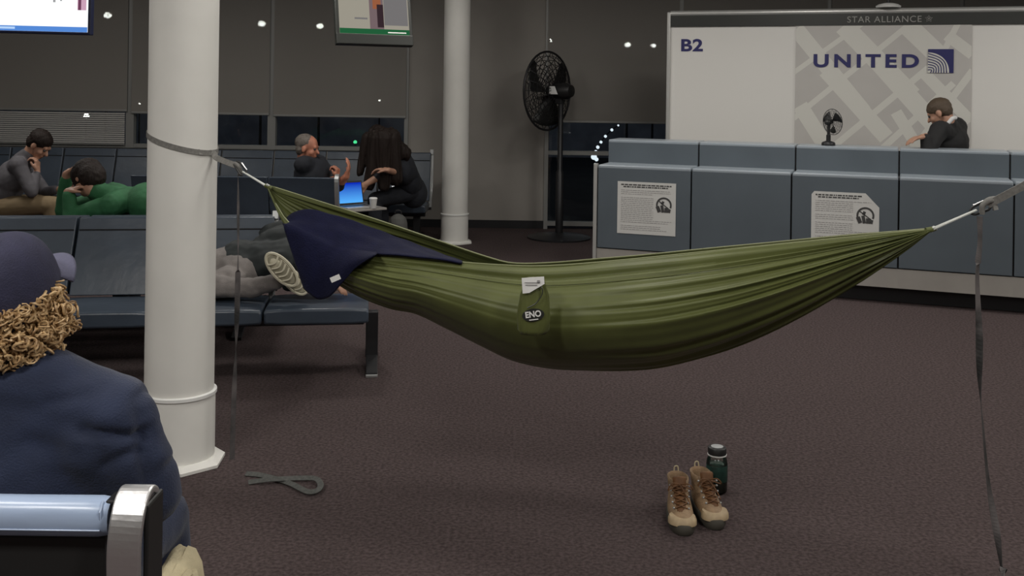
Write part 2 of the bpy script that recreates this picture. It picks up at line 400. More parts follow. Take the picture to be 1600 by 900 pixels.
for i, lb in enumerate(('grey shade showing above the airline board, left of its dome light', 'grey shade showing above the airline board, behind its dome light', 'grey shade above the far right end of the airline board')):
    roller_shade(bays_r[i + 1], bays_r[i + 2], 1.235, lb)
# slatted blind in the first bay
bl = thing('venetian_blind', 'pale grey slatted blind below the shade, behind the person in grey', 'window blind', ((bays_l[1] + bays_l[2]) / 2, WY - .045, .9))
bm = bmesh.new(); ww = bays_l[2] - bays_l[1] - .1
for i in range(15): box(bm, (0, 0, .02 + i * .0235), (ww, .022, .0022), Matrix.Rotation(math.radians(52), 3, 'X'))
obj('slats', bm, mat('blind_slat', (.42, .41, .39), .6), bl)
obj('bottom_rail', Box((0, 0, .0), (ww, .024, .014)), M['alu'], bl)

def column(loc, r, label, top_collar):
    t = thing('column', label, 'column', loc)
    obj('shaft', lathe(bmesh.new(), [(r, top_collar), (r, CEIL)], seg=64), M['column'], t, True)
    obj('base_sleeve', lathe(bmesh.new(), [(r + .006, 0), (r + .006, top_collar - .012), (r + .004, top_collar), (r - .002, top_collar + .001)], seg=64), M['column'], t, True)
    obj('collar_ring', lathe(bmesh.new(), [(r + .004, top_collar - .012), (r + .012, top_collar - .009), (r + .012, top_collar + .004), (r, top_collar + .007)], seg=64), M['white'], t, True)
    bm = bmesh.new(); R = r + .055
    pts = [(R * math.cos(PI / 8 + i * PI / 4) * (1.03 if i % 3 else .97), R * math.sin(PI / 8 + i * PI / 4)) for i in range(8)]
    a = [bm.verts.new((x, y, .002)) for x, y in pts]; b = [bm.verts.new((x, y, .014)) for x, y in pts]; c = [bm.verts.new((x * .86, y * .86, .03)) for x, y in pts]
    for i in range(8):
        j = (i + 1) % 8; bm.faces.new((a[i], a[j], b[j], b[i])); bm.faces.new((b[i], b[j], c[j], c[i]))
    bm.faces.new(a); bm.faces.new(c)
    obj('floor_flange', bm, M['column'], t)
    return t
C1 = V((-1.392, 4.34, 0)); C1r = .142
column(C1, C1r, 'thick white round column in front, hammock strap looped around it', .30)
column((-.573, 10.56, 0), .135, 'slim white round column standing by the far wall', .30)
column((2.28, 3.02, 0), .142, 'white round column beyond the right edge, holding the other strap', .30)

for i, (x, y, wt) in enumerate(LIGHTS):
    r = thing('ceiling_light', 'square recessed ceiling light above the waiting area', 'ceiling light', (x, y, CEIL), group='recessed ceiling lights over the gate area')
    bm = bmesh.new()
    for sx, sy, lx, ly in ((-.3, 0, .04, .64), (.3, 0, .04, .64), (0, -.3, .6, .04), (0, .3, .6, .04)): box(bm, (sx, sy, -.012), (lx, ly, .024))
    obj('frame', bm, M['alu_lt'], r); obj('diffuser', Box((0, 0, -.006), (.56, .56, .008)), M['lamp'], r)
    ld = bpy.data.lights.new('ceiling_lamp', 'AREA'); ld.energy = wt; ld.size = .55; ld.color = (1, .965, .91)
    lo = bpy.data.objects.new('ceiling_lamp', ld); COL.objects.link(lo); lo.parent = r; lo.location = (0, 0, -.03)

# ================================================================== OUTSIDE
struct('ground', Box((0, 60, -4.1), (160, 96, .2)), M['dirt'])
bd = thing('terminal_building', 'dark terminal building across the apron seen through the windows', 'building', (0, 84, -4))
obj('facade', Box((0, 3, 4.0), (140, 6, 8.0)), M['far'], bd)
obj('roof_edge', Box((0, -.2, 8.1), (141, 1, .4)), M['alu'], bd)
for i in range(9): obj('window_strip', Box((-56 + i * 14, -.03, 5.6), (11, .06, 1.6)), M['hdr'], bd)
AP = [(168, 24, 50, .16), (409, 37, 53, .16), (500, 41, 54, .15), (858, 63, 60, .14), (981, 70, 63, .16), (1021, 71, 64, .14), (593, 157, 75, .07), (218, 162, 75, .07), (135, 181, 45, .10)]
LAB = ['left of the nearest column, beside the lit screen', 'just right of the nearest column', 'left of the tilted monitor', 'right above the pedestal fan', 'left one of the close pair beside the board',
       'right one of the close pair beside the board', 'small and dim, below the tilted monitor', 'small and dim, at the left edge of the nearest column', 'low one just above the slatted blind']
for (px, py, d, r0), lb in zip(AP, LAB):
    r0 *= 1.05
    p = P(px, py, d); r = thing('apron_light', 'bright floodlight outside, ' + lb, 'floodlight', (p.x, p.y, -4), group='floodlights out on the apron')
    h = p.z + 4
    obj('mast', lathe(bmesh.new(), [(.09, 0), (.04, h - r0)], seg=10), M['black'], r, True)
    bm = bmesh.new(); q = bmesh.ops.create_icosphere(bm, subdivisions=2, radius=r0); bmesh.ops.transform(bm, matrix=Matrix.Translation((0, 0, h)) @ Matrix.Diagonal((1.2, 1, .9, 1)), verts=q['verts'])
    obj('lamp_head', bm, M['apron'], r, True)
pts = [P(a, b, 20) for a, b in ((966, 196), (956, 203), (946, 213), (939, 222), (934, 230), (931, 236), (928, 245), (932, 249), (930, 256))]
r = thing('string_lights', 'curved string of small white lights outside, left of the counter', 'string lights', (pts[0].x, pts[0].y, -4)); o0 = V(r.location)
obj('wire', tube(bmesh.new(), [p - o0 for p in smoothpath(pts + [V((pts[-1].x, 20, -4.0))], 6)], .012, 5), M['blackp'], r, True)
for p, s in zip(pts, (.02, .03, .03, .03, .035, .025, .06, .04, .02)):
    bm = bmesh.new(); bmesh.ops.create_icosphere(bm, subdivisions=2, radius=s); bmesh.ops.translate(bm, vec=p - o0, verts=bm.verts); obj('bulb', bm, M['bulb'], r, True)
p = P(555, 222, 30); r = thing('signal_light', 'small green light outside, between the older man and the long-haired woman', 'signal light', (p.x, p.y, -4))
obj('post', lathe(bmesh.new(), [(.06, 0), (.04, p.z + 4 - .04)], seg=10), M['steel'], r, True)
bm = bmesh.new(); bmesh.ops.create_icosphere(bm, subdivisions=2, radius=.055); bmesh.ops.translate(bm, vec=(0, 0, p.z + 4), verts=bm.verts); obj('lamp_head', bm, M['signal'], r, True)

# ================================================================== COUNTER
CO = V((.725, 8.57, 0)); CYAW = math.atan2(-.3508, .9365)
def cw(s, t, z): return CO + V((.9365, -.3508, 0)) * s + V((.3508, .9365, 0)) * t + V((0, 0, z))
U = .787
clabels = ['counter unit at the left end, with a notice and a metal end post', 'counter unit second from the left, without any notice', 'counter unit carrying the notice with a cut corner, below the desk fan',
           'counter unit in front of the agent in the black suit', 'counter unit at the right edge of the view']
def cab(i, label):
    r = thing('counter_unit', 'slate blue ' + label, 'counter', cw(i * U, 0, 0), CYAW, 'units of the gate counter'); g = .006; x0, x1 = g, U - g; xm = (x0 + x1) / 2; ww = x1 - x0
    obj('front_panel', Box((xm, .012, .615), (ww, .024, .67)), M['counter'], r, bevel=.004)
    obj('worktop', Box((xm, .17, .955), (ww, .34, .035)), M['counter_edge'], r, bevel=.012, seg=3)
    obj('riser_panel', Box((xm, .332, 1.05), (ww, .024, .20)), M['counter'], r, bevel=.004)
    obj('upper_shelf', Box((xm, .49, 1.155), (ww, .34, .03)), M['counter_edge'], r, bevel=.010, seg=3)
    obj('plinth', Box((xm, .03, .20), (U, .05, .145)), M['plinth'], r)
    obj('toe_kick', Box((xm, .13, .07), (U, .04, .13)), M['black'], r)
    obj('joint_strip', Box((U / 2, .352, 1.05), (U, .012, .2)), M['black'], r)
    obj('carcass', Box((xm, .33, .56), (U, .58, .76)), M['black'], r)
    return r
for i in range(6): cab(i, clabels[min(i, 4)] if i < 5 else 'counter unit beyond the right edge of the view')
ep = obj('end_post', Box((-.018, .02, .55), (.03, .05, .86)), M['alu_lt'], None, bevel=.004)
bpy.context.view_layer.update()
ep.parent = [o for o in COL.objects if o.name == 'counter_unit'][0]
def notice(s0, s1, z0, z1, cut, label):
    r = thing('paper_notice', label, 'notice', cw(s0, -.003, z0), CYAW, 'printed notices on the counter front'); W_, H_ = s1 - s0, z1 - z0
    bm = bmesh.new(); c = .06
    pts = [(0, 0), (W_, 0), (W_, H_ - (.105 if cut else 0))] + ([(W_ - .10, H_)] if cut else [(W_, H_)]) + ([(.02, H_), (0, H_ - .025)] if cut else [(0, H_)])
    f = [bm.verts.new((x, 0, z)) for x, z in pts]; b = [bm.verts.new((x, .0015, z)) for x, z in pts]; bm.faces.new(f); bm.faces.new(b)
    for i in range(len(pts)): bm.faces.new((f[i], f[(i + 1) % len(pts)], b[(i + 1) % len(pts)], b[i]))
    obj('sheet', bm, M['paper'], r)
    rnd = random.Random(3 if cut else 5)
    def line(bm, x0, x1, z, h):
        x = x0
        while x < x1 - .004:
            l = rnd.uniform(.008, .035); l = min(l, x1 - x); box(bm, (x + l / 2, -.0008, z), (l, .0006, h)); x += l + .006
    bm = bmesh.new(); tx = W_ - (.12 if cut else .03)
    line(bm, .03, tx, H_ - .025, .010); line(bm, .05, tx - .03, H_ - .042, .010); obj('heading_print', bm, M['ink'], r)
    bm = bmesh.new(); z = H_ - .07
    while z > .03:
        line(bm, .03, (W_ * .62 if H_ * .28 < z < H_ * .8 else W_ - rnd.uniform(.03, .12)), z, .004); z -= .0155 if rnd.random() < .85 else .03
    obj('text_print', bm, M['ink_lt'], r)
    bm = bmesh.new(); cx, cz, R = W_ * .8, H_ * .58, .058
    pp = [V((cx + R * math.cos(a), -.001, cz + R * math.sin(a))) for a in [PI * (-.12 + i * 1.24 / 20) for i in range(21)]]
    ribbon(bm, pp, .014, (0, -1, 0), .001)
    ribbon(bm, [V((cx - .045, -.0012, cz + .035)), V((cx + .042, -.0012, cz - .03))], .008, (0, -1, 0), .001)
    obj('stop_symbol', bm, M['ink'], r)
    bm = bmesh.new()
    for q, (x, z, a, b) in enumerate(((-.045, -.035, .03, .05), (-.012, -.03, .024, .06), (.02, -.04, .03, .04), (.045, -.045, .02, .03), (-.01, .018, .02, .028))):
        box(bm, (cx + x, -.0014, cz + z), (a, .0006, b), Matrix.Rotation(.2 * (q - 2), 3, 'Y'))
    obj('luggage_drawing', bm, M['ink'], r)
notice(.176, .664, .412, .842, False, 'white printed notice on the leftmost counter unit, square corners')
notice(1.726, 2.223, .43, .835, True, 'white printed notice with a cut upper right corner, partly behind the hammock')

# ================================================================== BACKDROP BOARD
BT = 1.55; BO = cw(.274, BT, 0)
bd = thing('gate_backdrop_board', 'white airline backdrop board behind the gate counter', 'sign board', BO, CYAW)
BL = 4.6; s0 = .274
obj('white_panel', Box((BL / 2, .03, 1.12), (BL, .04, 2.22)), M['board'], bd)
obj('header_strip', Box((BL / 2, .006, 2.270), (BL, .03, .105)), M['hdr'], bd)
obj('top_rail', lathe(bmesh.new(), [(.001, 0), (.028, 0), (.028, BL), (.001, BL)], (0, .02, 2.345), 16, Matrix.Rotation(PI / 2, 3, 'Y')), M['alu_lt'], bd, True)
obj('frame_post', Box((-.012, .02, 1.18), (.035, .07, 2.36)), M['alu_lt'], bd, bevel=.008)
mx0, mx1 = 1.452 - s0, 2.95 - s0; mz1 = 2.217
obj('mural_panel', Box(((mx0 + mx1) / 2, .004, 1.15), (mx1 - mx0, .012, 2 * (mz1 - 1.15))), M['mural'], bd)
def bpx(px, py):         # place on the board
    u, v = uv(px, py); ox, oy = cw(0, BT, 0).x, cw(0, BT, 0).y
    s = (u * oy - ox) / (.9365 + u * .3508); d = oy - s * .3508; return s - s0, EYE + v * d
bm = bmesh.new()
def band(p, q, w0):
    (x0, z0), (x1, z1) = bpx(*p), bpx(*q)
    n_ = 14; inside = []
    for i in range(n_ + 1):
        t = i / n_; x = x0 + (x1 - x0) * t; z = z0 + (z1 - z0) * t; inside.append((x, z))
    L_ = math.hypot(x1 - x0, z1 - z0); nx, nz = -(z1 - z0) / L_, (x1 - x0) / L_
    # clip the strip polygon to the mural rectangle
    poly = [(x0 + nx * w0, z0 + nz * w0), (x1 + nx * w0, z1 + nz * w0), (x1 - nx * w0, z1 - nz * w0), (x0 - nx * w0, z0 - nz * w0)]
    for ax, lim, sg in ((0, mx0 + .002, 1), (0, mx1 - .002, -1), (1, .3, 1), (1, mz1 - .002, -1)):
        out = []
        for i in range(len(poly)):
            a, b = poly[i], poly[(i + 1) % len(poly)]; ia, ib = (a[ax] - lim) * sg >= 0, (b[ax] - lim) * sg >= 0
            if ia: out.append(a)
            if ia != ib:
                t = (lim - a[ax]) / (b[ax] - a[ax]); out.append((a[0] + (b[0] - a[0]) * t, a[1] + (b[1] - a[1]) * t))
        poly = out
        if len(poly) < 3: return
    bm.faces.new([bm.verts.new((x, -.0025 - .0002 * len(bm.faces) / 20, z)) for x, z in poly])
for p, q, w_ in (((1244, 45), (1350, 175), .07), ((1318, 40), (1425, 150), .085), ((1418, 40), (1470, 90), .085), ((1290, 110), (1385, 215), .07), ((1375, 100), (1460, 195), .08), ((1250, 165), (1310, 260), .07), ((1400, 175), (1440, 240), .05),
                 ((1440, 110), (1517, 190), .05), ((1238, 115), (1350, 35), .022), ((1240, 185), (1425, 35), .025), ((1295, 235), (1470, 90), .028), ((1470, 90), (1500, 30), .025), ((1370, 240), (1490, 130), .028), ((1430, 230), (1520, 110), .03), ((1480, 55), (1520, 85), .05)):
    band(p, q, w_)
obj('mural_bands', bm, M['mural_lt'], bd)
ux0, uz0 = bpx(1271, 106); ux1, uz1 = bpx(1436, 85)
lettering('airline_lettering', 'UNITED', M['navy_ink'], bd, ux0, ux1, 1.832, 1.955, -.006, off=.035, spacing=1.35)
bx0, bz0 = bpx(1064, 80); bx1, _ = bpx(1098, 80)
lettering('gate_number', 'B2', M['navy_ink'], bd, bx0, bx1, 1.98, 2.10, .008, off=.03, spacing=1.05)
hx0, _ = bpx(1324, 30); hx1, _ = bpx(1440, 30)
lettering('alliance_lettering', 'STAR ALLIANCE', M['hdr_txt'], bd, hx0, hx1, 2.242, 2.298, -.012, off=.0, spacing=1.1)
bm = bmesh.new(); sx, sz = hx1 + .06, 2.27
pp = [V((sx + (.032 if i % 2 == 0 else .015) * math.sin(i * PI / 5), -.012, sz + (.032 if i % 2 == 0 else .015) * math.cos(i * PI / 5))) for i in range(10)]
tube(bm, pp, .0025, 4, closed=True)
for i in range(5): tube(bm, [V((sx, -.012, sz)), pp[(2 * i + 1) % 10]], .002, 4)
obj('star_emblem', bm, M['hdr_txt'], bd)
ex0, _ = bpx(1450, 95); ex1, _ = bpx(1490, 95); ez0, ez1 = 1.79, 2.0
eb = obj('globe_emblem', Box(((ex0 + ex1) / 2, -.006, (ez0 + ez1) / 2), (ex1 - ex0, .01, ez1 - ez0)), M['navy_ink'], bd)
bm = bmesh.new(); S = ex1 - ex0; SZ = ez1 - ez0
arc = [(0, 0)] + [(.83 * math.cos(a), .86 * math.sin(a) ** .9) for a in [PI / 2 * i / 24 for i in range(25)]]
bm.faces.new([bm.verts.new((ex0 + x * S, -.0125, ez0 + z * SZ)) for x, z in arc]); obj('globe', bm, M['mural_lt'], eb)
bm = bmesh.new()
for k in range(7):
    y0 = .12 + .115 * k; x1 = .10 + .105 * k; pts2 = []
    for i in range(13):
        t = i / 12; x = x1 * t + .22 * math.sin(PI * t) * (.4 + .1 * k) ; z = y0 * (1 - t) + .13 * math.sin(PI * t) * (.4 + .1 * k)
        pts2.append(V((ex0 + x * S, -.0135, ez0 + z * SZ)))
    ribbon(bm, pts2, .0085, (0, -1, 0), .0008)
obj('globe_lines', bm, M['navy_ink'], eb)
dl = thing('dome_light', 'small white dome light on top of the airline board', 'lamp', BO + V((math.cos(CYAW), math.sin(CYAW), 0)) * (bpx(1388, 12)[0]) + V((0, 0, 2.378)), CYAW)
obj('dome', lathe(bmesh.new(), [(.105, -.002), (.11, .012), (.085, .028), (.04, .038), (.001, .04)], (0, .02, 0), 24), M['white'], dl, True)
obj('stem', lathe(bmesh.new(), [(.014, .036), (.014, .12)], (0, .02, 0), 12), M['black'], dl, True)

# ================================================================== SCREENS
sm = bpy.data.materials
def screen(w, h): pass
def monitor(name, label, loc, rot, W_, H_, bez, panels, frame_m, drop):
    r = thing(name, label, 'monitor', loc); r.rotation_euler = rot
    obj('housing', Box((0, .035, 0), (W_ + 2 * bez, .06, H_ + 2 * bez)), frame_m, r, bevel=.006)
    obj('display', Box((0, .003, 0), (W_, .004, H_)), panels[0][4], r)
    for i, (x0, x1, z0, z1, m, nm) in enumerate(panels[1:]):
        obj(nm, Box(((x0 + x1) / 2, -.0005 - .0004 * (i + 1), (z0 + z1) / 2), (x1 - x0, .001, z1 - z0)), m, r)
    obj('ceiling_mount', tube(bmesh.new(), [(0, .06, 0), (0, .12, 0), (0, .12, drop)], .02, 10), M['black'], r, True)
    return r
E1 = emis('screen_white', (.97, 1, 1), 1.1); E2 = emis('screen_blue', (.10, .28, .75), .9); E3 = emis('screen_pale_blue', (.5, .7, 1), .95); E4 = emis('screen_pink', (.75, .45, .6), .8); E5 = emis('screen_grey', (.5, .5, .52), .7); E6 = emis('screen_dark_mauve', (.25, .08, .16), .6)
a = P(135, 49, 7.0); Wm, Hm = 1.25, .70; k = 7 / 1600
pan = [(0, 0, 0, 0, E1), (-Wm / 2, Wm / 2, -Hm / 2, -Hm / 2 + .035, E2, 'ticker_bar'), (-.25, .13, -Hm / 2 + .012, -Hm / 2 + .027, E3, 'ticker_text'),
       (Wm / 2 - .238, Wm / 2 - .222, -.15, -.09, E5, 'picture_detail'), (Wm / 2 - .19, Wm / 2 - .178, -.14, -.11, E5, 'picture_detail'), (Wm / 2 - .07, Wm / 2 - .01, -.20, -.02, E4, 'picture_detail'), (Wm / 2 - .065, Wm / 2 - .045, -.20, -.10, E6, 'picture_detail')]
bz = mat('blue_black_bezel', (.01, .015, .05), .4)
monitor('hanging_monitor', 'bright white and blue screen hanging at the top left corner', (a.x - Wm / 2 + .01, 7, a.z + Hm / 2), (0, ROLL * .8, 0), Wm, Hm, .018, pan, bz, .9)
G1 = emis('dull_screen_cream', (.42, .39, .32), .75); G2 = emis('dull_screen_green', (.02, .13, .05), .8); G3 = emis('dull_screen_orange', (.50, .17, .08), .6); G4 = emis('dull_screen_dark', (.07, .04, .05), .5); G5 = emis('dull_screen_grey', (.21, .20, .20), .8); G6 = emis('dull_screen_mauve', (.24, .17, .18), .7)
Wm, Hm = .60, .78
zb = -Hm / 2
pan = [(0, 0, 0, 0, G1), (-Wm / 2, Wm / 2, zb, zb + .045, G2, 'green_banner'), (-.04, .08, zb + .045, Hm / 2, G6, 'picture_detail'), (-.01, .06, zb + .22, Hm / 2, G3, 'picture_detail'), (.025, .08, zb + .06, zb + .26, G4, 'picture_detail'),
       (.085, Wm / 2 - .01, zb + .08, zb + .36, G5, 'picture_detail'), (-.17, -.06, zb + .125, zb + .14, G5, 'picture_detail'), (-.27, -.14, zb + .29, zb + .297, G5, 'picture_detail'), (.11, .27, zb + .012, zb + .022, M['white'], 'banner_text')]
a = P(585, 62, 8.6)
mn = monitor('hanging_monitor', 'tilted black-framed monitor with a green banner, left of the slim column', (a.x - .02, 8.6, a.z + Hm / 2 + .03), (math.radians(-14), 0, math.radians(24)), Wm, Hm, .03, pan, M['hdr'], .78)
obj('lower_bezel', Box((0, .03, -Hm / 2 - .045), (Wm + .06, .066, .09)), M['hdr'], mn, bevel=.006)

# ================================================================== BENCHES
def tandem(label, loc, rz, n, w_=.57, backs=None, seat_z=.40, back_z=.80, lean=.22, arms=(), legs=None, name='tandem_bench', sm_='vinyl'):
    """row seat facing -Y of itself; x from 0 to n*w_"""
    r = thing(name, label, 'bench', loc, rz); backs = range(n) if backs is None else backs
    for i in range(n):
        x = (i + .5) * w_
        bm = bmesh.new(); q = bmesh.ops.create_cube(bm, size=1); bmesh.ops.subdivide_edges(bm, edges=bm.edges, cuts=5, use_grid_fill=True)
        for v in bm.verts:
            cx_, cy_, cz_ = v.co; d = 1 - (abs(cx_ * 2) ** 6 + abs(cy_ * 2) ** 6) * .5
            v.co = V((x + cx_ * (w_ - .012), .27 + cy_ * .52, seat_z - .05 + cz_ * (.075 + .02 * max(0, d)) - .02 * (cy_ + .5)))
        obj('seat', bm, M[sm_], r, True, bevel=.014, seg=3)
        if i in backs:
            bm = bmesh.new(); bmesh.ops.create_cube(bm, size=1); bmesh.ops.subdivide_edges(bm, edges=bm.edges, cuts=6, use_grid_fill=True)
            hb = (back_z - seat_z + .02)
            for v in bm.verts:
                cx_, cy_, cz_ = v.co; t = cz_ + .5; th = .05 + .012 * math.sin(PI * t) + (.018 * max(0, (t - .8) / .2))
                v.co = V((x + cx_ * (w_ - .016), .55 + lean * .5 + (t - .5) * lean + cy_ * th, seat_z - .02 + t * hb))
            b = obj('backrest', bm, M[sm_], r, True, bevel=.016, seg=3)
            bm = bmesh.new(); t = .84
            box(bm, (x, .55 + lean * .5 + (t - .5) * lean - .033, seat_z - .02 + t * hb), (w_ - .03, .006, .007)); obj('seam', bm, M['black'], b)
    obj('beam', Box((n * w_ / 2, .33, seat_z - .13), (n * w_ - .06, .08, .06)), M['black'], r, bevel=.006)
    for x in (legs if legs is not None else (.25, n * w_ - .12)):
        bm = bmesh.new()
        box(bm, (x, .33, (seat_z - .1) / 2 + .03), (.07, .07, seat_z - .14))
        pts = [(x, .70, .012), (x, .60, .03), (x, .40, .055), (x, .30, .055), (x, .17, .032), (x, .08, .012)]
        for a, b in zip(pts, pts[1:]):
            a, b = V(a), V(b); dv = b - a; box(bm, (a + b) / 2, (.065, dv.length + .012, .024), dv.to_track_quat('Y', 'Z').to_matrix())
        l = obj('leg', bm, M['black'], r, bevel=.004)
        obj('foot_pad', Box((x, .09, .008), (.066, .06, .016)), M['steel'], l, bevel=.003)
    for x in arms:
        bm = bmesh.new(); pts = smoothpath([(x, .42 + lean * .6, seat_z - .1), (x, .55 + lean * .75, seat_z + .1), (x, .60 + lean * .95, back_z - .03), (x, .56 + lean * .95, back_z + .01)], 6)
        ribbon(bm, pts, .035, lambda i: (pts[min(i + 1, len(pts) - 1)] - pts[max(i - 1, 0)]).cross(V((1, 0, 0))), .05); obj('end_bracket', bm, M['steel'], r, bevel=.004)
    return r
# the row facing us behind the column: its right end seat has no back
s_ = math.radians(8); L5 = 5 * .57
e0 = V((-.755, 5.56, 0)); o_ = e0 - V((math.cos(s_), math.sin(s_), 0)) * L5
tandem('slate blue row bench behind the nearest column, backless end seat at its right', o_, s_, 5, backs=range(4), arms=(4 * .57 - .005,), legs=(.3, L5 + .015))
# its back-to-back twin (faces the windows)
o2 = e0 + V((-math.sin(s_), math.cos(s_), 0)) * 1.66 + V((math.cos(s_), math.sin(s_), 0)) * -.57
tandem('slate blue row bench back to back with the bench behind the nearest column', o2, s_ + PI, 4, back_z=.78, lean=.12)
# the row whose back we see left of the older man
cb = P(527, 300, 8.9)
tandem('slate blue row bench seen from behind, the older man in black sits on it', (cb.x, 9.56, 0), PI, 3, w_=.60, back_z=.80, lean=.10, arms=(.0,), legs=(.2, 1.4))
# row along the windows, facing us
dxr = P(671, 300, 10.9).x; nD = 10
tandem('long slate blue bench row along the windows, ending by the slim column', (dxr - nD * .57, 10.45, 0), math.radians(0), nD, back_z=.885, lean=.16, legs=(.3, 1.9, 3.6, nD * .57 - .12), arms=(nD * .57 + .0,))
# short bench under the man in grey
tandem('slate blue two-seat bench at the left edge, under the person in grey', (-4.65, 8.0, 0), PI / 2, 2, back_z=.8)
# foreground bench: we look over its back
fb = thing('waiting_bench', 'foreground bench with brightly lit blue rolled back pad and chrome end bracket', 'bench', (-1.0, 1.95, 0))
xr = P(177, 800, 1.95).x + 1.0; ztop = P(90, 776, 1.95).z; zbot = P(90, 834, 1.95).z
for i in range(2):
    x1 = xr - i * .57 - (.008 if i else 0); x0 = x1 - .56
    bm = bmesh.new(); prof = []
    for k in range(20):
        a = 2 * PI * k / 20; c, s = math.cos(a), math.sin(a)
        prof.append((.034 * (abs(c) ** .75) * (1 if c > 0 else -1), (ztop + zbot) / 2 + (ztop - zbot) / 2 * (abs(s) ** .8) * (1 if s > 0 else -1)))
    rings = []
    for j in range(25):
        t = j / 24; x = x0 + (x1 - x0) * t; e = 1 if 0 < j < 24 else .9; zc = (ztop + zbot) / 2
        rings.append([bm.verts.new((x, y * e + .002 * noise.noise(V((x * 7, 0, z * 30))), zc + (z - zc) * e)) for y, z in prof])
    for a, b in zip(rings, rings[1:]):
        for k in range(20): bm.faces.new((a[k], a[(k + 1) % 20], b[(k + 1) % 20], b[k]))
    bm.faces.new(rings[0]); bm.faces.new(rings[-1])
    pd = obj('back_pad', bm, M['vinyl_lit'], fb, True)
    bm = bmesh.new()
    tube(bm, [(x0 + .01, -.0335, zbot + (ztop - zbot) * .3), (x1 - .012, -.0335, zbot + (ztop - zbot) * .3)], .0016, 6)
    tube(bm, [(x1 - .014, -.024, zbot + .012), (x1 - .012, -.034, ztop - .015), (x1 - .014, -.015, ztop)], .002, 6)
    obj('piping', bm, M['vinyl_lit'], pd, True)
    obj('back_shell', Box(((x0 + x1) / 2, .014, (zbot + .40) / 2), (x1 - x0 - .004, .03, zbot - .40)), M['blackp'], fb, bevel=.008)
    obj('seat', Box(((x0 + x1) / 2, .28, .40), (x1 - x0, .50, .07)), M['vinyl'], fb, bevel=.02, seg=3)
bx = P(207, 800, 1.92).x + 1.0; bt = P(207, 772, 1.92).z
bm = bmesh.new(); pts = smoothpath([(bx, .035, bt - .05), (bx, .02, bt - .012), (bx, -.015, bt - .001), (bx, -.052, bt - .03), (bx - .003, -.062, bt - .10), (bx - .004, -.05, bt - .22), (bx - .004, -.03, bt - .36), (bx, .06, .36)], 6)
ribbon(bm, pts, .062, lambda i: (pts[min(i + 1, len(pts) - 1)] - pts[max(i - 1, 0)]).cross(V((1, 0, 0))), .014)
obj('end_bracket', bm, M['chrome'], fb, bevel=.004)
obj('side_plate', Box((bx + .030, -.002, bt - .225), (.010, .085, .42)), M['blackp'], fb, bevel=.005)
obj('bracket_web', Box((bx - .048, .01, bt - .17), (.02, .05, .30)), M['black'], fb, bevel=.004)
obj('beam', Box((bx - .6, .26, .30), (1.2, .09, .07)), M['black'], fb)
bm = bmesh.new(); box(bm, (bx - .1, .26, .15), (.07, .07, .28)); box(bm, (bx - .1, .26, .02), (.07, .6, .03)); obj('leg', bm, M['black'], fb, bevel=.005)

# ================================================================== HAMMOCK
TN = [(417, 290), (440, 335), (480, 372), (520, 390), (580, 397), (640, 403), (700, 408), (760, 413), (830, 416), (900, 413), (1000, 404), (1100, 394), (1200, 384), (1300, 374), (1400, 364), (1457, 358)]
TF = [(417, 289), (500, 315), (600, 347), (700, 381), (760, 401), (800, 411), (860, 410.5), (940, 404), (1000, 399), (1100, 389), (1200, 379.5), (1300, 370), (1400, 362), (1457, 357)]
TB = [(417, 293), (440, 345), (480, 400), (520, 440), (560, 466), (610, 487), (650, 496), (702, 523), (755, 552), (791, 571), (820, 581), (858, 588), (900, 590), (1000, 588), (1060, 578), (1150, 549), (1250, 499), (1350, 437), (1420, 389), (1457, 360)]
DA, DB = 4.10, 3.35
hm = thing('hammock', 'olive green nylon camping hammock hung across the floor, sagging with a sleeper inside', 'hammock', (P(940, 500, 3.7).x, 3.7, 0)); H0 = V(hm.location)
def hsec(px):
    u = (px - 417) / 1040; d = DA + (DB - DA) * u; e = max(0.0, math.sin(PI * min(max(u, 0), 1))) ** .75
    W_ = .004 + .30 * e; g = .004 + .16 * e
    return u, d, W_, g
def hpoint(px, v, pleat=True):
    u, d, W_, g = hsec(px)
    N = P(px, interp(TN, px), d - g); Fp = P(px, interp(TF, px), d + g * 1.25); B = P(px, interp(TB, px), d - W_ * .35)
    x = uv(px, 400)[0]
    near = v < .5; t = 1 - 2 * v if near else 2 * v - 1       # t = 1 at the edge, 0 at the bottom
    top = N if near else Fp; gg = g if near else g * 1.25; sg = 1 - t; KB = .46
    if sg < .55:
        h = KB * sg / .55; hw = gg + (W_ - gg) * math.sin(PI / 2 * sg / .55)
    else:
        qq = math.sin((sg - .55) / .45 * PI / 2); h = KB + (1 - KB) * qq; hw = W_ * max(0, 1 - qq ** 1.6) ** .8
    z = top.z + (B.z - top.z) * h
    y = d + (-hw if near else hw)
    p = V((x * y * max(0, 1 - t * 2.2) + x * y * 0 + (top.x * min(1, t * 2.2)), y, z))
    p.x = uv(px, CY - (z - EYE) / y * FPX)[0] * y
    if pleat:
        c = V((p.x, d, (N.z + B.z) / 2)); r = (p - c); r.x = 0; rl = r.length
        en = min(1, max(0, (u - .47) / .3)) + min(1, max(0, (.28 - u) / .25)) * .8 + .10
        am = min(.012, .16 * rl) * en
        lobe = .6 + .5 * noise.noise(V((v * 14, 3.3, u * 1.5)))
        ph = 2 * PI * (19 * v + .25 * noise.noise(V((v * 9, 0, 0)))) ; ph2 = 2 * PI * 33 * v + 1.3
        off = am * lobe * (math.sin(ph) * .8 + .45 * math.sin(ph2))
        off += .006 * noise.noise(V((u * 6, v * 9, 1))) * e_mid(u)
        env2 = min(1, max(0, (u - .12) / .12)) * min(1, max(0, (.97 - u) / .1))
        off -= .011 * math.exp(-((v - .052) / .009) ** 2) * env2 - .005 * math.exp(-((v - .03) / .012) ** 2) * env2
        if rl > 1e-5: p = p + r / rl * off
    return p
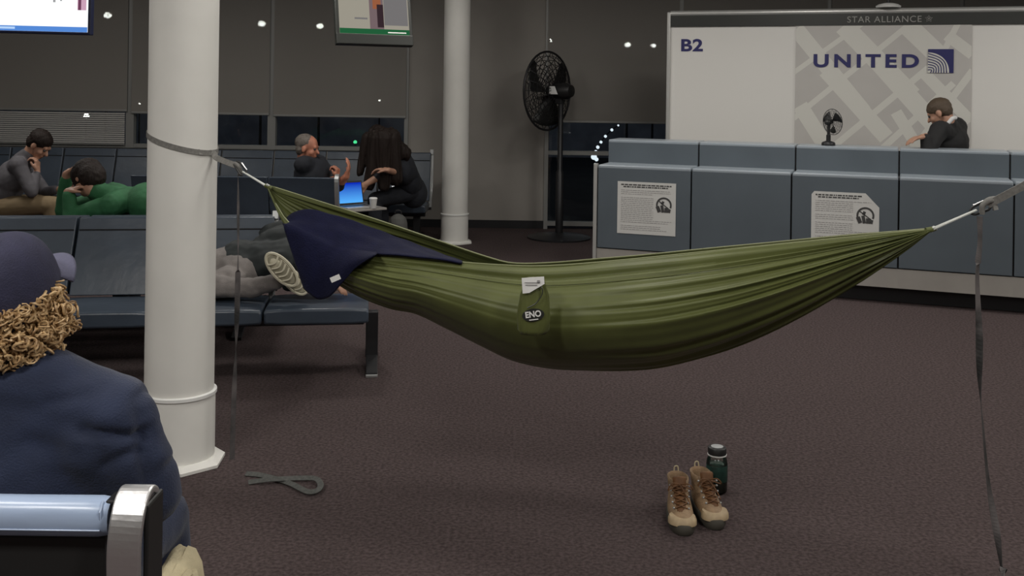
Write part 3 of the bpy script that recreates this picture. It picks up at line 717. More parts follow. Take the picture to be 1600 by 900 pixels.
def e_mid(u): return max(0, math.sin(PI * u))
NU, NV = 190, 230
bm = bmesh.new(); rows = []
for i in range(NU + 1):
    px = 417 + 1040 * i / NU; rows.append([bm.verts.new(hpoint(px, j / NV) - H0) for j in range(NV + 1)])
for a, b in zip(rows, rows[1:]):
    for j in range(NV): bm.faces.new((a[j], a[j + 1], b[j + 1], b[j]))
o = obj('fabric', bm, M['nylon'], hm, True); sd = o.modifiers.new('solid', 'SOLIDIFY'); sd.thickness = .0016
bm = bmesh.new()
for v in (0, 1): tube(bm, [hpoint(417 + 1040 * i / 80, v, False) - H0 for i in range(1, 80)], .0035, 6)
obj('edge_hem', bm, M['hem'], hm, True)
# seam line between centre panel and near side panel
bm = bmesh.new(); tube(bm, [hpoint(417 + 1040 * i / 80, .082, False) - H0 + V((0, -.0022, 0)) for i in range(4, 78)], .0015, 5); obj('panel_seam', bm, M['nylon'], hm, True)
bm = bmesh.new()
eA, eB = P(417, 291, DA), P(1457, 358, DB)
for e_, s in ((eA, 1), (eB, -1)):
    dr = V((s, 0, -.45 if s > 0 else -.25)).normalized(); q = Matrix.Translation(e_ + dr * .006 - H0) @ dr.to_track_quat('Z', 'Y').to_matrix().to_4x4()
    k = bmesh.ops.create_cone(bm, cap_ends=True, segments=12, radius1=.008, radius2=.010, depth=.03); bmesh.ops.transform(bm, matrix=q, verts=k['verts'])
obj('gathered_end', bm, M['nylon'], hm, True)
kA, kB = P(379, 268, 4.14), P(1526, 328, 3.27)
for e_, k_, nm in ((eA, kA, 0), (eB, kB, 1)):
    bm = bmesh.new(); sd_ = V((0, .0045, .001))
    tube(bm, [e_ - H0 + sd_, k_ - H0 + sd_ * .3], .0034, 6); tube(bm, [e_ - H0 - sd_, k_ - H0 - sd_ * .3], .0034, 6)
    tube(bm, [e_ - H0 + V((0, .008, -.008)), e_ - H0 + V((.012, .0, .0)), e_ - H0 + V((0, -.008, .008))], .005, 6)
    obj('suspension_cord', bm, M['cord'], hm, True)
def carabiner(c, dr, label):
    dr = V(dr).normalized(); r = thing('carabiner', label, 'carabiner', c, group=None); s = V((0, .35, 1)); s = (s - dr * s.dot(dr)).normalized()
    L_, Wd = .034, .014
    pts = [dr * L_ * math.cos(a) + s * Wd * (1 + .15 * math.cos(a)) * max(-1, min(1, 1.25 * math.sin(a))) for a in [2 * PI * i / 28 for i in range(28)]]
    obj('frame', tube(bmesh.new(), pts[2:27], .004, 8), M['blackp'], r, True)
    obj('gate', tube(bmesh.new(), [pts[26], pts[0], pts[2]] if False else [dr * .022 + s * .0165, dr * -.016 + s * .0165], .0035, 8), M['chrome'], r, True)
carabiner(kA + (P(372, 258, 4.15) - kA) * .5, kA - P(372, 258, 4.15), 'small carabiner at the left end of the hammock cord, by the near column')
carabiner(kB + V((.012, 0, .006)), kB - eB, 'small carabiner at the right end of the hammock cord')
# sack hanging at the near edge
sp = P(833, 478, 3.415); sk = thing('stuff_sack', 'small olive pouch with white tag and dark oval patch, hanging on the hammock side', 'pouch', sp)
bm = bmesh.new(); rows = []; NP = 40
prof = [(-.098, .2), (-.094, .75), (-.08, .98), (-.04, 1.05), (.0, 1.0), (.035, .9), (.06, .74), (.08, .60), (.095, .52)]
for q, (z, s) in enumerate(prof):
    rows.append([bm.verts.new((math.copysign(abs(math.cos(2 * PI * k / NP)) ** .8, math.cos(2 * PI * k / NP)) * .052 * s + .006 * (q / 8) + .0025 * math.sin(k * 2.6 + q), math.sin(2 * PI * k / NP) * .026 * min(1, s) + .003 * math.sin(k * 1.9 + q * .6) * (q / 8), z)) for k in range(NP)])
for a, b in zip(rows, rows[1:]):
    for k in range(NP): bm.faces.new((a[k], a[(k + 1) % NP], b[(k + 1) % NP], b[k]))
bm.faces.new(rows[0]); bm.faces.new(rows[-1]); o = obj('pouch_body', bm, M['nylon'], sk, True)
bm = bmesh.new(); RR = Matrix.Rotation(math.radians(-8), 3, 'Y')
q = bmesh.ops.create_circle(bm, cap_ends=True, segments=28, radius=1); bmesh.ops.transform(bm, matrix=Matrix.Translation((.0, -.0305, -.024)) @ RR.to_4x4() @ Matrix.Diagonal((.037, 1, .021, 1)) @ Matrix.Rotation(PI / 2, 4, 'X'), verts=bm.verts)
ov = obj('oval_patch', bm, M['hdr'], sk); sd = ov.modifiers.new('s', 'SOLIDIFY'); sd.thickness = .003
me, ww, hh = text_mesh('ENO', 1, 1, .03)
for v in me.vertices:
    x, y, z = v.co; v.co = RR @ V(((x / ww - .5) * .052, 0, (y / hh - .45) * .021)) + V((0, -.0345 - z * .3, -.021))
link('patch_lettering', me, M['white'], ov, False)
obj('patch_line', Box((.002, -.0345, -.038), (.030, .001, .003), RR), M['white'], ov)
bm = bmesh.new(); f = [bm.verts.new(p) for p in ((-.036, -.032, .047), (-.014, -.034, .050), (.036, -.032, .080), (.034, -.030, .104), (-.04, -.030, .098))]; bm.faces.new(f)
o = obj('white_tag', bm, M['white'], sk); sd = o.modifiers.new('s', 'SOLIDIFY'); sd.thickness = .0015
bm = bmesh.new(); box(bm, (-.005, -.0345, .084), (.05, .0006, .0025)); box(bm, (-.008, -.0345, .076), (.04, .0006, .0025)); box(bm, (.016, -.0345, .088), (.009, .0006, .009)); obj('tag_print', bm, M['ink_lt'], o)
obj('drawcord', tube(bmesh.new(), smoothpath([(.0, -.02, .095), (.03, -.034, .06), (.012, -.036, .02), (-.02, -.034, .0)], 6), .0018, 6), M['hdr'], sk, True)

# blanket over the near edge
TT = [(443, 350), (455, 336), (480, 329), (520, 336), (560, 350), (600, 364), (650, 383), (700, 402), (722, 411)]
TM = [(443, 352), (460, 356), (480, 366), (520, 385), (560, 393), (585, 396), (640, 400), (700, 407), (722, 411)]
TL = [(443, 450), (455, 458), (475, 467), (500, 463), (530, 440), (560, 416), (585, 401), (590, 400.5)]
bk = thing('blanket', 'navy fleece blanket draped over the left part of the green hammock', 'blanket', P(500, 400, 3.9)); K0 = V(bk.location)
bm = bmesh.new(); rows = []
for i in range(91):
    px = 443 + (722 - 443) * i / 90; u, d, W_, g = hsec(px); ring = []
    for j in range(26):
        t = j / 25; y = interp(TT, px) + (interp(TM, px) - interp(TT, px)) * t; dd = (d + g * .95) + (d - g - .015 - .03 * max(0, (520 - px) / 77) - (d + g * .95)) * t
        p = P(px, y, dd); p.z += .028 * math.sin(PI * t) * min(1, (722 - px) / 150) * 0 + .006 * noise.noise(V((px * .03, t * 3, 0))) ; ring.append(p)
    if px <= 588:
        for j in range(1, 23):
            t = j / 22; y = interp(TM, px) + (interp(TL, px) - interp(TM, px)) * t; dd = d - g - .02 - .03 * max(0, (520 - px) / 77) - (W_ - g + .03) * math.sin(min(1, t * 1.2) * PI / 2) * .9 + .010 * math.sin(px * .09 + t * 2) * t
            ring.append(P(px + max(0, 1 - (px - 443) / 110) * 33 * t, y, dd))
    else:
        ring += [ring[-1] + V((0, -.0004 * j, -.0001 * j)) for j in range(1, 23)]
    rows.append([bm.verts.new(p - K0) for p in ring])
for a, b in zip(rows, rows[1:]):
    for j in range(len(a) - 1): bm.faces.new((a[j], a[j + 1], b[j + 1], b[j]))
o = obj('fleece', bm, M['navy'], bk, True); sd = o.modifiers.new('s', 'SOLIDIFY'); sd.thickness = .006; sd.offset = 1
q = P(524, 435, 3.66); f_ = Matrix.Rotation(math.radians(-24), 3, 'Y')
obj('care_label', Box(q - K0, (.036, .0015, .019), f_), M['white'], bk)

# ================================================================== STRAPS
def strap(label, name='webbing_strap'): return label
r = thing('tree_strap', 'grey webbing strap wrapped round the near column, its tail hanging to the floor', 'strap', C1)
ring = []
for i in range(48):
    a = 2 * PI * i / 48; x, y = math.cos(a), math.sin(a)
    z0 = P(232, 206, 4.34).z; z1 = P(338, 237, 4.34).z; z = (z0 + z1) / 2 + (z1 - z0) / 2 * x + .012 * y
    ring.append(V((x * (C1r + .003), y * (C1r + .003), z)))
obj('wrap', ribbon(bmesh.new(), ring, .022, lambda i: (ring[i].x, ring[i].y, 0), .003, closed=True), M['web_gr'], r)
kn = P(372, 260, 4.16) - C1; st = V((.128, -.07, ring[0].z)) 
pth = smoothpath([V((.10, -.105, ring[0].z + .004)), V((.142, -.045, ring[0].z - .004)), V((.17, -.08, ring[0].z - .022)), kn], 6)
obj('lead', ribbon(bmesh.new(), pth, .024, (.2, -1, .3), .004), M['web_gr'], r)
bm = bmesh.new(); tube(bm, smoothpath([kn + V((-.012, 0, .012)), kn + V((.004, -.006, .0)), kn + V((.010, 0, -.022)), kn + V((.004, .004, -.036))], 5), .012, 8, r2=.008); obj('knot', bm, M['web_gr'], r, True)
p0 = kn + V((.0, 0, -.03)); zend = P(370, 718, 4.16).z; n = 90; tl = [V((p0.x + .006 * math.sin(i * .05) - .002 * i / n, p0.y, p0.z + (zend - p0.z) * i / n)) for i in range(n + 1)]
obj('hanging_tail', ribbon(bmesh.new(), tl, .021, (0, -1, 0), .002, twist=lambda i: 1.25 + .5 * math.sin(i * .12) + i * .055 * (i > 30)), M['web_mix'], r)
r = thing('tree_strap', 'grey webbing strap at the right edge, its long tail trailing down to the carpet', 'strap', (1.45, 3.25, 0)); o0 = V(r.location)
kn = P(1543, 320, 3.25) - o0; c3 = V((2.28, 3.02, 0)) - o0; end = V((2.18, 2.915, P(1543, 320, 3.25).z + .30)) - o0
edge = P(1600, 290, 3.19) - o0
pth = [kn, edge, kn + (edge - kn) * 3, V((c3.x - .10, c3.y - .105, (kn + (edge - kn) * 5.6).z))]
obj('lead', ribbon(bmesh.new(), smoothpath(pth, 6), .024, (.15, -1, .2), .004), M['web_gr'], r)
zz = pth[-1].z; ring = [V((c3.x + math.cos(a) * .145, c3.y + math.sin(a) * .145, zz + .03 * math.cos(a))) for a in [2 * PI * i / 40 for i in range(40)]]
obj('wrap', ribbon(bmesh.new(), ring, .022, lambda i: (ring[i].x - c3.x, ring[i].y - c3.y, 0), .003, closed=True), M['web_gr'], r)
bm = bmesh.new(); tube(bm, smoothpath([kn + V((.022, 0, .016)), kn + V((.0, -.006, .014)), kn + V((-.016, 0, -.004)), kn + V((-.014, .004, -.030))], 5), .012, 8, r2=.008); tube(bm, [kn + V((.018, .0, .012)), kn + V((.024, -.006, -.016))], .009, 8); obj('knot', bm, M['web_gr'], r, True)
tp = [P(1531, 338, 3.25), P(1531, 380, 3.25), P(1527, 430, 3.25), P(1530, 520, 3.25), P(1531, 600, 3.24), P(1537, 680, 3.23), P(1545, 760, 3.22), P(1557, 830, 3.2), P(1565, 888, 3.17), P(1567, 898, 3.10), V((1.38, 2.9, .006))]
tl = [p - o0 for p in smoothpath(tp, 12)]
obj('hanging_tail', ribbon(bmesh.new(), tl, .021, (0, -1, 0), .002, twist=lambda i: 1.0 + .4 * math.sin(i * .15) + i * .07 * (i > 20)), M['web_mix'], r)
# loop on the floor
lp = thing('webbing_loop', 'looped grey webbing strap lying on the carpet right of the near column', 'strap', (-1.05, 4.15, 0)); o0 = V(lp.location)
def GP(px, py, z=.008): u, v = uv(px, py); d = (z - EYE) / v; return V((u * d, d, z))
pth = [GP(384, 740), GP(405, 742), GP(430, 748), GP(455, 756, .012), GP(480, 768, .015), GP(496, 766, .016), GP(501, 757, .018), GP(493, 748, .016), GP(470, 747, .014), GP(445, 748, .018), GP(424, 749, .02), GP(400, 752, .01), GP(388, 754, .008)]
pth = [p - o0 for p in pth]
obj('webbing', ribbon(bmesh.new(), smoothpath(pth, 7), .024, lambda i: (0, -.45, 1), .003), M['web_dk'], lp)

# ================================================================== BOOTS + BOTTLE
def boot(label, toe, yaw, mir):
    r = thing('hiking_boot', label, 'boot', toe, yaw, 'tan boots under the hammock'); NA = 36
    def ring(bm, z, y0, y1, w0, w1, sq=1, dz=0):      # y0 toe side, y1 heel side
        vs = []
        for i in range(NA):
            a = 2 * PI * i / NA; c, s = math.cos(a), math.sin(a); t = (1 - s) / 2   # t=1 at toe (s=-1)
            wl = w1 + (w0 - w1) * min(1, t * 1.15); cc = math.copysign(abs(c) ** .8, c)
            vs.append(bm.verts.new((cc * wl / 2 + mir * .006 * t * t, (y0 + y1) / 2 + s * (y1 - y0) / 2, z + dz * (1 - t) )))
        return vs
    def loft(bm, rs, cap=True):
        for a, b in zip(rs, rs[1:]):
            for i in range(NA): bm.faces.new((a[i], a[(i + 1) % NA], b[(i + 1) % NA], b[i]))
        if cap: bm.faces.new(rs[0]); bm.faces.new(rs[-1])
    bm = bmesh.new(); loft(bm, [ring(bm, .001, -.002, .294, .108, .078), ring(bm, .012, -.008, .30, .114, .084), ring(bm, .038, -.006, .298, .112, .083), ring(bm, .042, .0, .293, .102, .078)]); s = obj('sole', bm, M['sole'], r, True)
    bm = bmesh.new(); loft(bm, [ring(bm, .036, .004, .296, .102, .078), ring(bm, .05, .006, .294, .101, .078), ring(bm, .066, .022, .293, .092, .078), ring(bm, .078, .055, .293, .082, .077), ring(bm, .09, .095, .292, .074, .076), ring(bm, .104, .13, .291, .072, .078),
        ring(bm, .125, .155, .289, .074, .082), ring(bm, .142, .165, .288, .078, .086), ring(bm, .146, .172, .282, .070, .076), ring(bm, .135, .178, .276, .060, .064), ring(bm, .08, .17, .275, .058, .06)]); u_ = obj('upper', bm, M['tan'], r, True)
    bm = bmesh.new(); loft(bm, [ring(bm, .035, .001, .085, .106, .1035), ring(bm, .052, .003, .085, .105, .1035), ring(bm, .063, .017, .080, .094, .095)]); obj('toe_cap', bm, M['tan_lt'], r, True)
    bm = bmesh.new(); rows = []
    for z, y, w_ in ((.069, .045, .03), (.083, .075, .036), (.099, .115, .04), (.118, .138, .044), (.142, .152, .05), (.165, .158, .052), (.170, .164, .046)):
        rows.append([bm.verts.new((x * w_ / 2, y - .004 * (1 - x * x), z + .003 * (1 - x * x))) for x in (-1, -.5, 0, .5, 1)])
    for a, b in zip(rows, rows[1:]):
        for k in range(4): bm.faces.new((a[k], a[k + 1], b[k + 1], b[k]))
    o = obj('tongue', bm, M['brown'], r, True); sd = o.modifiers.new('s', 'SOLIDIFY'); sd.thickness = .005
    bm = bmesh.new()
    L_ = [(.082, .066, .022), (.093, .094, .024), (.108, .117, .026), (.124, .134, .028), (.140, .144, .030)]
    for (z0, y0, w0), (z1, y1, w1) in zip(L_, L_[1:]):
        for sg in (1, -1): tube(bm, smoothpath([(sg * w0, y0, z0), (0, (y0 + y1) / 2 - .012, (z0 + z1) / 2 + .004), (-sg * w1, y1, z1)], 4), .0028, 6)
    tube(bm, smoothpath([(.0, .135, .148), (.03, .12, .158), (.048, .125, .135), (.02, .13, .142), (0, .133, .148)], 5), .0026, 6)
    tube(bm, smoothpath([(.0, .135, .148), (-.03, .12, .158), (-.045, .12, .130), (-.02, .13, .142), (0, .133, .148)], 5), .0026, 6)
    tube(bm, smoothpath([(.0, .133, .148), (.02, .108, .12), (.035, .09, .085)], 5), .0026, 6)
    obj('laces', bm, M['brown'], r, True)
    bm = bmesh.new()
    for sg in (1, -1):
        for z0, y0, w0 in L_:
            q = bmesh.ops.create_uvsphere(bm, u_segments=8, v_segments=6, radius=.0045); bmesh.ops.translate(bm, vec=(sg * (w0 + .006), y0 + .002, z0 - .001), verts=q['verts'])
    obj('eyelets', bm, M['steel'], r, True)
    for o_ in r.children: o_.scale = (.98, 1, .90)
    obj('heel_loop', tube(bmesh.new(), smoothpath([(-.008, .286, .122), (-.006, .292, .142), (.006, .292, .144), (.008, .286, .122)], 5), .0025, 6), M['cream'], r, True)
    return r
t1 = GP(1067, 838, 0); t2 = GP(1123, 829, 0)
boot('tan leather hiking boot, left one of the pair on the carpet', t1, math.radians(-4), 1)
boot('tan leather hiking boot, right one of the pair, in front of the water bottle', t2, math.radians(6), -1)
bp = GP(1120, 771, 0); bp = V((t2.x + .003, t2.y + .365, 0)); bp.x = uv(1120, 740)[0] * bp.y
bt_ = thing('water_bottle', 'clear water bottle with black lid and dark label, standing behind the boots', 'bottle', bp)
obj('bottle_body', lathe(bmesh.new(), [(.030, 0), (.042, .004), (.0445, .012), (.0445, .128), (.042, .142), (.035, .152), (.032, .156)], seg=40), M['clear'], bt_, True)
obj('label_wrap', lathe(bmesh.new(), [(.0449, .05), (.0453, .051), (.0453, .118), (.0449, .119)], seg=40), mat('dark_green_label', (.012, .045, .035), .5, var=.3, vscale=40), bt_, True)
obj('water', lathe(bmesh.new(), [(.001, .006), (.041, .006), (.041, .045), (.001, .0455)], seg=30), mat('dark_grey_fill', (.10, .11, .10), .2), bt_, True)  # opaque dark grey filling in the lower bottle
obj('collar_strap', lathe(bmesh.new(), [(.033, .157), (.041, .158), (.041, .162), (.033, .163)], seg=32), M['white'], bt_, True)
obj('lid', lathe(bmesh.new(), [(.034, .160), (.039, .163), (.0395, .188), (.036, .192), (.001, .193)], seg=32), M['blackp'], bt_, True)
_lt = obj('lid_top', lathe(bmesh.new(), [(.026, .1925), (.026, .1945), (.001, .195)], seg=24), M['steel'], bt_, True)

bt_.scale = (.93, .93, .93)
# ================================================================== FANS
def fan(name, label, loc, yaw, R, hz, base_r, pole_r, tilt=0, tagm=False, nr=9, nw=22, group=None, back=.0):
    """axis of the fan along local +X (air side)"""
    r = thing(name, label, 'fan', loc, yaw); T = Matrix.Translation((0, 0, hz)) @ Matrix.Rotation(-tilt, 4, 'Y'); wr_ = R * .009
    def circ(x, rr): return [T @ V((x, rr * math.cos(a), rr * math.sin(a))) for a in [2 * PI * i / 36 for i in range(36)]]
    dep = R * .28
    for nm, sg in (('front_guard', 1), ('rear_guard', -1)):
        bm = bmesh.new()
        for k in range(1, nr): f = k / nr; tube(bm, circ(R * .12 + sg * dep * (1 - f ** 2.2), R * f), wr_, 4, closed=True)
        for k in range(nw):
            a = 2 * PI * k / nw; tube(bm, [T @ V((R * .12 + sg * dep * (1 - f ** 2.2), R * f * math.cos(a), R * f * math.sin(a))) for f in (.14, .4, .65, .85, 1)], wr_, 4)
        obj(nm, bm, M['black'], r, True)
    obj('rim_ring', tube(bmesh.new(), circ(R * .12, R), R * .028, 8, closed=True), M['black'], r, True)
    for k in range(3):
        bm = bmesh.new(); a0 = 2 * PI * k / 3 + .3; rows = []
        for f in (.12, .35, .6, .82, .9):
            wd = .55 + .25 * f; row = []
            for q in range(5):
                t = q / 4 - .5; aa = a0 + t * wd * 1.5 * (1 if f < .85 else .8) + .3 * f; row.append(bm.verts.new(T @ V((R * .12 + t * R * .22, R * f * math.cos(aa), R * f * math.sin(aa)))))
            rows.append(row)
        for a, b in zip(rows, rows[1:]):
            for q in range(4): bm.faces.new((a[q], a[q + 1], b[q + 1], b[q]))
        o = obj('blade', bm, M['blackp'], r, True); sd = o.modifiers.new('s', 'SOLIDIFY'); sd.thickness = R * .012
    bm = bmesh.new(); Q = (T @ Matrix.Rotation(-PI / 2, 4, 'Y')).to_3x3(); c = T @ V((0, 0, 0))
    lathe(bm, [(.001, -R * .1), (R * .14, -R * .08), (R * .15, R * .1), (R * .2, R * .16), (R * .21, R * .48), (R * .15, R * .62), (.001, R * .65)], c, 20, Q); obj('motor', bm, M['blackp'], r, True)
    sh = -R * .30 * math.cos(tilt)
    obj('pole', lathe(bmesh.new(), [(pole_r * 1.5, .02), (pole_r * 1.5, hz * .45), (pole_r, hz * .46), (pole_r, hz - R * .1)], (sh, 0, 0), 16), M['black'], r, True)
    obj('base', lathe(bmesh.new(), [(base_r, .001), (base_r, .016), (base_r * .9, .026), (base_r * .3, .038), (pole_r * 1.6, .06 if base_r > .1 else .03)], (sh, 0, 0), 36), M['black'], r, True)
    bm = bmesh.new(); box(bm, T @ V((-R * .26, 0, -R * .16)), (R * .2, R * .14, R * .34)); obj('yoke', bm, M['black'], r, bevel=R * .02)
    if tagm:
        bm = bmesh.new(); quad(bm, [T @ V(p) for p in ((-R * .36, R * .23, -.035), (-R * .10, R * .235, -.035), (-R * .10, R * .22, .05), (-R * .26, R * .22, .05))]); o = obj('white_label', bm, M['white'], r); sd = o.modifiers.new('s', 'SOLIDIFY'); sd.thickness = .002
    return r
fp = GP(865, 371, 0); fz = P(858, 142, 11.0).z
fan('pedestal_fan', 'tall black pedestal fan with a round cage, standing by the window wall', (fp.x - .045, 11.0 + .06, 0), math.radians(142), .425, fz, .34, .028, 0, True)
dp = cw(2.0, .48, 1.171)
u_ = uv(1298, 200)[0]; 
for s in [x * .01 for x in range(150, 260)]:
    q = cw(s, .48, 1.17)
    if q.x / q.y > u_: dp = V((q.x, q.y, 1.171)); break
fan('desk_fan', 'small black fan standing on top of the gate counter', dp, math.radians(28), .105, .19, .055, .012, math.radians(4), nr=7, nw=16)

# ================================================================== PEOPLE
short_hair = [((-.014, 0, .046), (.1, .084, .082)), ((-.05, 0, -.0), (.062, .08, .08))]
# gate agent
d = 8.4
J = dict(pel=P(1497, 285, 8.45), che=P(1487, 222, 8.4), shl=P(1450, 206, 8.22), shr=P(1505, 205, 8.52))
J = dict(pel=V((3.60, 8.50, .84)), che=V((3.60, 8.42, 1.19)), shl=V((3.45, 8.25, 1.31)), shr=V((3.72, 8.55, 1.33)), ell=V((3.30, 8.12, 1.15)), wrl=V((3.29, 8.13, 1.262)), elr=V((3.77, 8.58, 1.08)), wrr=V((3.50, 8.62, 1.0)),
         knl=V((3.50, 8.44, .46)), anl=V((3.56, 8.40, .09)), knr=V((3.60, 8.60, .46)), anr=V((3.66, 8.60, .09)))
hc = P(1468, 176, 8.36)
r, hf, HR, o0 = person('person', 'man in a black suit looking down behind the counter, close-cropped hair', J,
    dict(skin=M['skin'], top=M['suit'], leg=M['suit'], shoe=M['blackp'], topname='suit_jacket', hair=M['hair_br']), (hc, math.radians(148), math.radians(-26)),
    hands=(('l', (-.9, -.1, -.12), (0, 0, -1), .3),), footdir=(-.9, -.3, 0), hair=[((-.012, 0, .038), (.1, .081, .083)), ((-.045, 0, .005), (.062, .0775, .078))], k=1.12)
blob('shirt_collar', [('c', hf(-.075, .045, -.085), hf(-.085, -.045, -.085), .017, .017), ('c', hf(-.075, .045, -.085), hf(-.02, .066, -.115), .017, .015), ('c', hf(-.085, -.045, -.085), hf(-.02, -.066, -.115), .017, .015)], M['shirt_w'], r, .005, 1)

# older man in black on the bench facing away
d = 9.15
J = dict(pel=P(492, 318, d), che=P(488, 272, d), shl=P(498, 256, d + .15), shr=P(474, 258, d - .16), ell=P(528, 290, d + .05), wrl=P(541, 276, d - .02), elr=P(506, 288, d - .02), wrr=P(526, 279, d - .06),
         knl=P(520, 318, d + .42), anl=V((P(520, 318, d + .38).x, d + .5, .09)), knr=P(500, 318, d + .45), anr=V((P(500, 318, d).x, d + .5, .09)))
r, hf, HR, o0 = person('person', 'older man with grey hair and ruddy face, in black, both hands raised', J,
    dict(skin=M['skin_red'], top=M['black_cl'], leg=M['black_cl'], shoe=M['blackp'], hair=M['hair_gr'], topname='black_shirt'), (P(481, 231, d - .04), math.radians(-12), math.radians(-8)),
    hands=(('r', (.1, 0, 1), (-1, .2, 0), 1.0), ('l', (.3, 0, 1), (-1, 0, 0), .35)), hair=[((-.03, 0, .042), (.098, .084, .082)), ((-.05, 0, -.015), (.056, .082, .075))], sleeve=.35, k=1.15)
# long haired woman with laptop
d = 10.1
J = dict(pel=P(646, 300, 10.25), che=P(628, 262, 10.0), shl=P(612, 240, 9.82), shr=P(624, 244, 10.22), ell=P(594, 275, 9.75), wrl=P(571, 288, 9.7), elr=P(634, 274, 10.0), wrr=P(606, 266, 9.62),
         knl=P(585, 312, 9.85), anl=V((P(590, 330, 9.85).x, 9.85, .09)), knr=P(596, 312, 10.15), anr=V((P(600, 330, 10.1).x, 10.15, .09)))
r, hf, HR, o0 = person('person', 'woman with long dark hair and black jacket, bent over a laptop', J,
    dict(skin=M['skin'], top=M['black_cl'], leg=M['black_cl'], shoe=M['blackp'], topname='black_jacket'), (P(592, 224, 9.9), math.radians(190), math.radians(-35)),
    hands=(('l', (-.6, 0, -.8), (0, 1, 0), .3), ('r', (-.9, .2, .1), (0, 0, -1), .4)), footdir=(-1, 0, 0), sleeve=.3)
hp = []
hc = V(P(592, 224, 9.9)) - o0
hp += [('e', hf(-.02, 0, .04), (.115, .1, .1), HR), ('e', hf(-.06, 0, -.02), (.09, .1, .1), HR)]
for (x0, y0), (x1, y1), r1, r2, dd in (((590, 215), (577, 290), .09, .05, -.12), ((600, 215), (600, 290), .1, .06, -.14), ((575, 215), (562, 270), .06, .035, -.08), ((610, 215), (618, 280), .1, .07, -.1), ((600, 215), (630, 240), .1, .08, 0), ((590, 210), (600, 260), .1, .08, .1)):
    hp.append(('c', P(x0, y0, 9.9 + dd) - o0, P(x1, y1, 9.9 + dd) - o0, r1, r2))
blob('long_hair', hp, M['hair_dk'], r, .008, 2, lambda c, n: .012 * noise.noise(V((c.x * 38, c.y * 38, c.z * 5))))
# person in grey hoodie, far left
d = 8.7
J = dict(pel=P(-2, 322, d), che=P(20, 277, d), shl=P(36, 254, d + .16), shr=P(28, 257, d - .17), elr=P(50, 300, d - .2), wrr=P(58, 268, d - .10), ell=P(70, 300, d + .15), wrl=P(92, 296, d + .05),
         knl=P(92, 318, d + .12), anl=V((P(92, 318, d).x, d + .12, .09)), knr=P(84, 320, d - .14), anr=V((P(84, 318, d).x, d - .14, .09)))
r, hf, HR, o0 = person('person', 'person in a grey hoodie and khaki trousers leaning forward, hand at mouth', J,
    dict(skin=M['skin'], top=M['hood_gr'], leg=M['khaki'], shoe=M['blackp'], hair=M['hair_dk'], topname='hoodie'), (P(62, 226, d - .03), math.radians(-8), math.radians(-38)),
    hands=(('r', (-.05, .15, 1), (-1, 0, .1), .8), ('l', (1, -.1, .1), (0, 0, 1), .6)), footdir=(1, 0, 0), hair=[((-.018, 0, .045), (.103, .088, .086)), ((-.05, 0, .0), (.066, .08, .08))])
pw = J['wrl']; ph = thing('phone', 'dark phone held by the person in the grey hoodie', 'phone', V(pw) + V((.085, -.02, .035))); ph.rotation_euler = (0, math.radians(-20), 0)
obj('case', Box((0, 0, 0), (.14, .07, .009)), M['blackp'], ph, bevel=.003); obj('display', Box((0, 0, .005), (.13, .062, .001)), emis('dim_screen', (.35, .25, .35), .25), ph)
# person in green, hunched
d = 7.05
J = dict(pel=P(306, 342, d + .05), che=P(235, 318, d), shl=P(172, 320, d - .17), shr=P(176, 302, d + .20), ell=P(112, 338, d - .16), wrl=P(106, 300, d - .12), elr=P(98, 330, d + .2), wrr=P(104, 272, d + .12),
         knl=P(190, 352, d - .1), anl=V((P(190, 350, d).x, d + .0, .09)), knr=P(195, 352, d + .2), anr=V((P(190, 350, d).x, d + .25, .09)))
r, hf, HR, o0 = person('person', 'dark-haired person in a green top hunched over behind the bench back', J,
    dict(skin=M['skin'], top=M['green'], leg=M['black_cl'], shoe=M['blackp'], hair=M['hair_dk'], topname='green_top'), (P(136, 279, d - .02), math.radians(150), math.radians(-42), math.radians(15)),
    hands=(('r', (.8, 0, .6), (0, 0, -1), .5), ('l', (.8, .3, .4), (0, 0, -1), .5)), footdir=(-1, 0, 0), hair=[((-.01, 0, .04), (.12, .10, .10)), ((-.06, 0, -.025), (.085, .095, .10))], k=1.08, wr=.008)
# sleeper on the near row bench
d = 5.86
hipy = P(352, 412, 5.95)
J = dict(pel=P(377, 410, 6.02), che=P(448, 405, 6.03), shl=P(490, 398, 6.10), shr=P(480, 415, 5.88), ell=P(455, 440, 5.85), wrl=P(500, 445, 5.80), elr=P(450, 430, 5.78), wrr=P(505, 440, 5.76),
         hpl=P(352, 405, 6.0), hpr=P(352, 425, 5.86), knl=P(300, 395, 5.86), anl=P(410, 448, 5.72), knr=P(300, 440, 5.74), anr=P(420, 452, 5.66))
root = thing('person', 'person curled up asleep on the bench, grey sweatpants, dark jacket, pale shoes', 'person', (J['pel'].x, J['pel'].y, 0)); o0 = V(root.location); L = {a: b - o0 for a, b in J.items()}
tor = torso_prims(L['pel'], L['che'], L['shl'], L['shr'], .95); hp_, hf, HR = head_prims(P(535, 420, 5.95) - o0, math.radians(250), 0, math.radians(80))
legp = [('c', P(352, 416, 5.98) - o0, P(290, 420, 5.88) - o0, .115, .075), ('c', P(360, 440, 5.82) - o0, P(300, 452, 5.74) - o0, .09, .07), ('c', P(300, 446, 5.74) - o0, P(395, 450, 5.68) - o0, .068, .052), ('c', P(395, 450, 5.68) - o0, P(432, 440, 5.65) - o0, .052, .042), ('e', P(372, 425, 5.95) - o0, (.15, .13, .12))]
armp = [('c', L['shl'], L['ell'], .05, .04), ('c', L['ell'], L['wrl'], .04, .028)]
blob('body', hp_ + inflate(tor, -.015) + inflate(legp, -.02) + armp + hand_prims(L['wrl'], (1, 0, 0), (0, 0, -1), 1, .4), M['skin'], root, .008, 2)
blob('sweatpants', legp, M['sweatp'], root, .008, 3, wrinkle(.010, (10, 10, 14)))
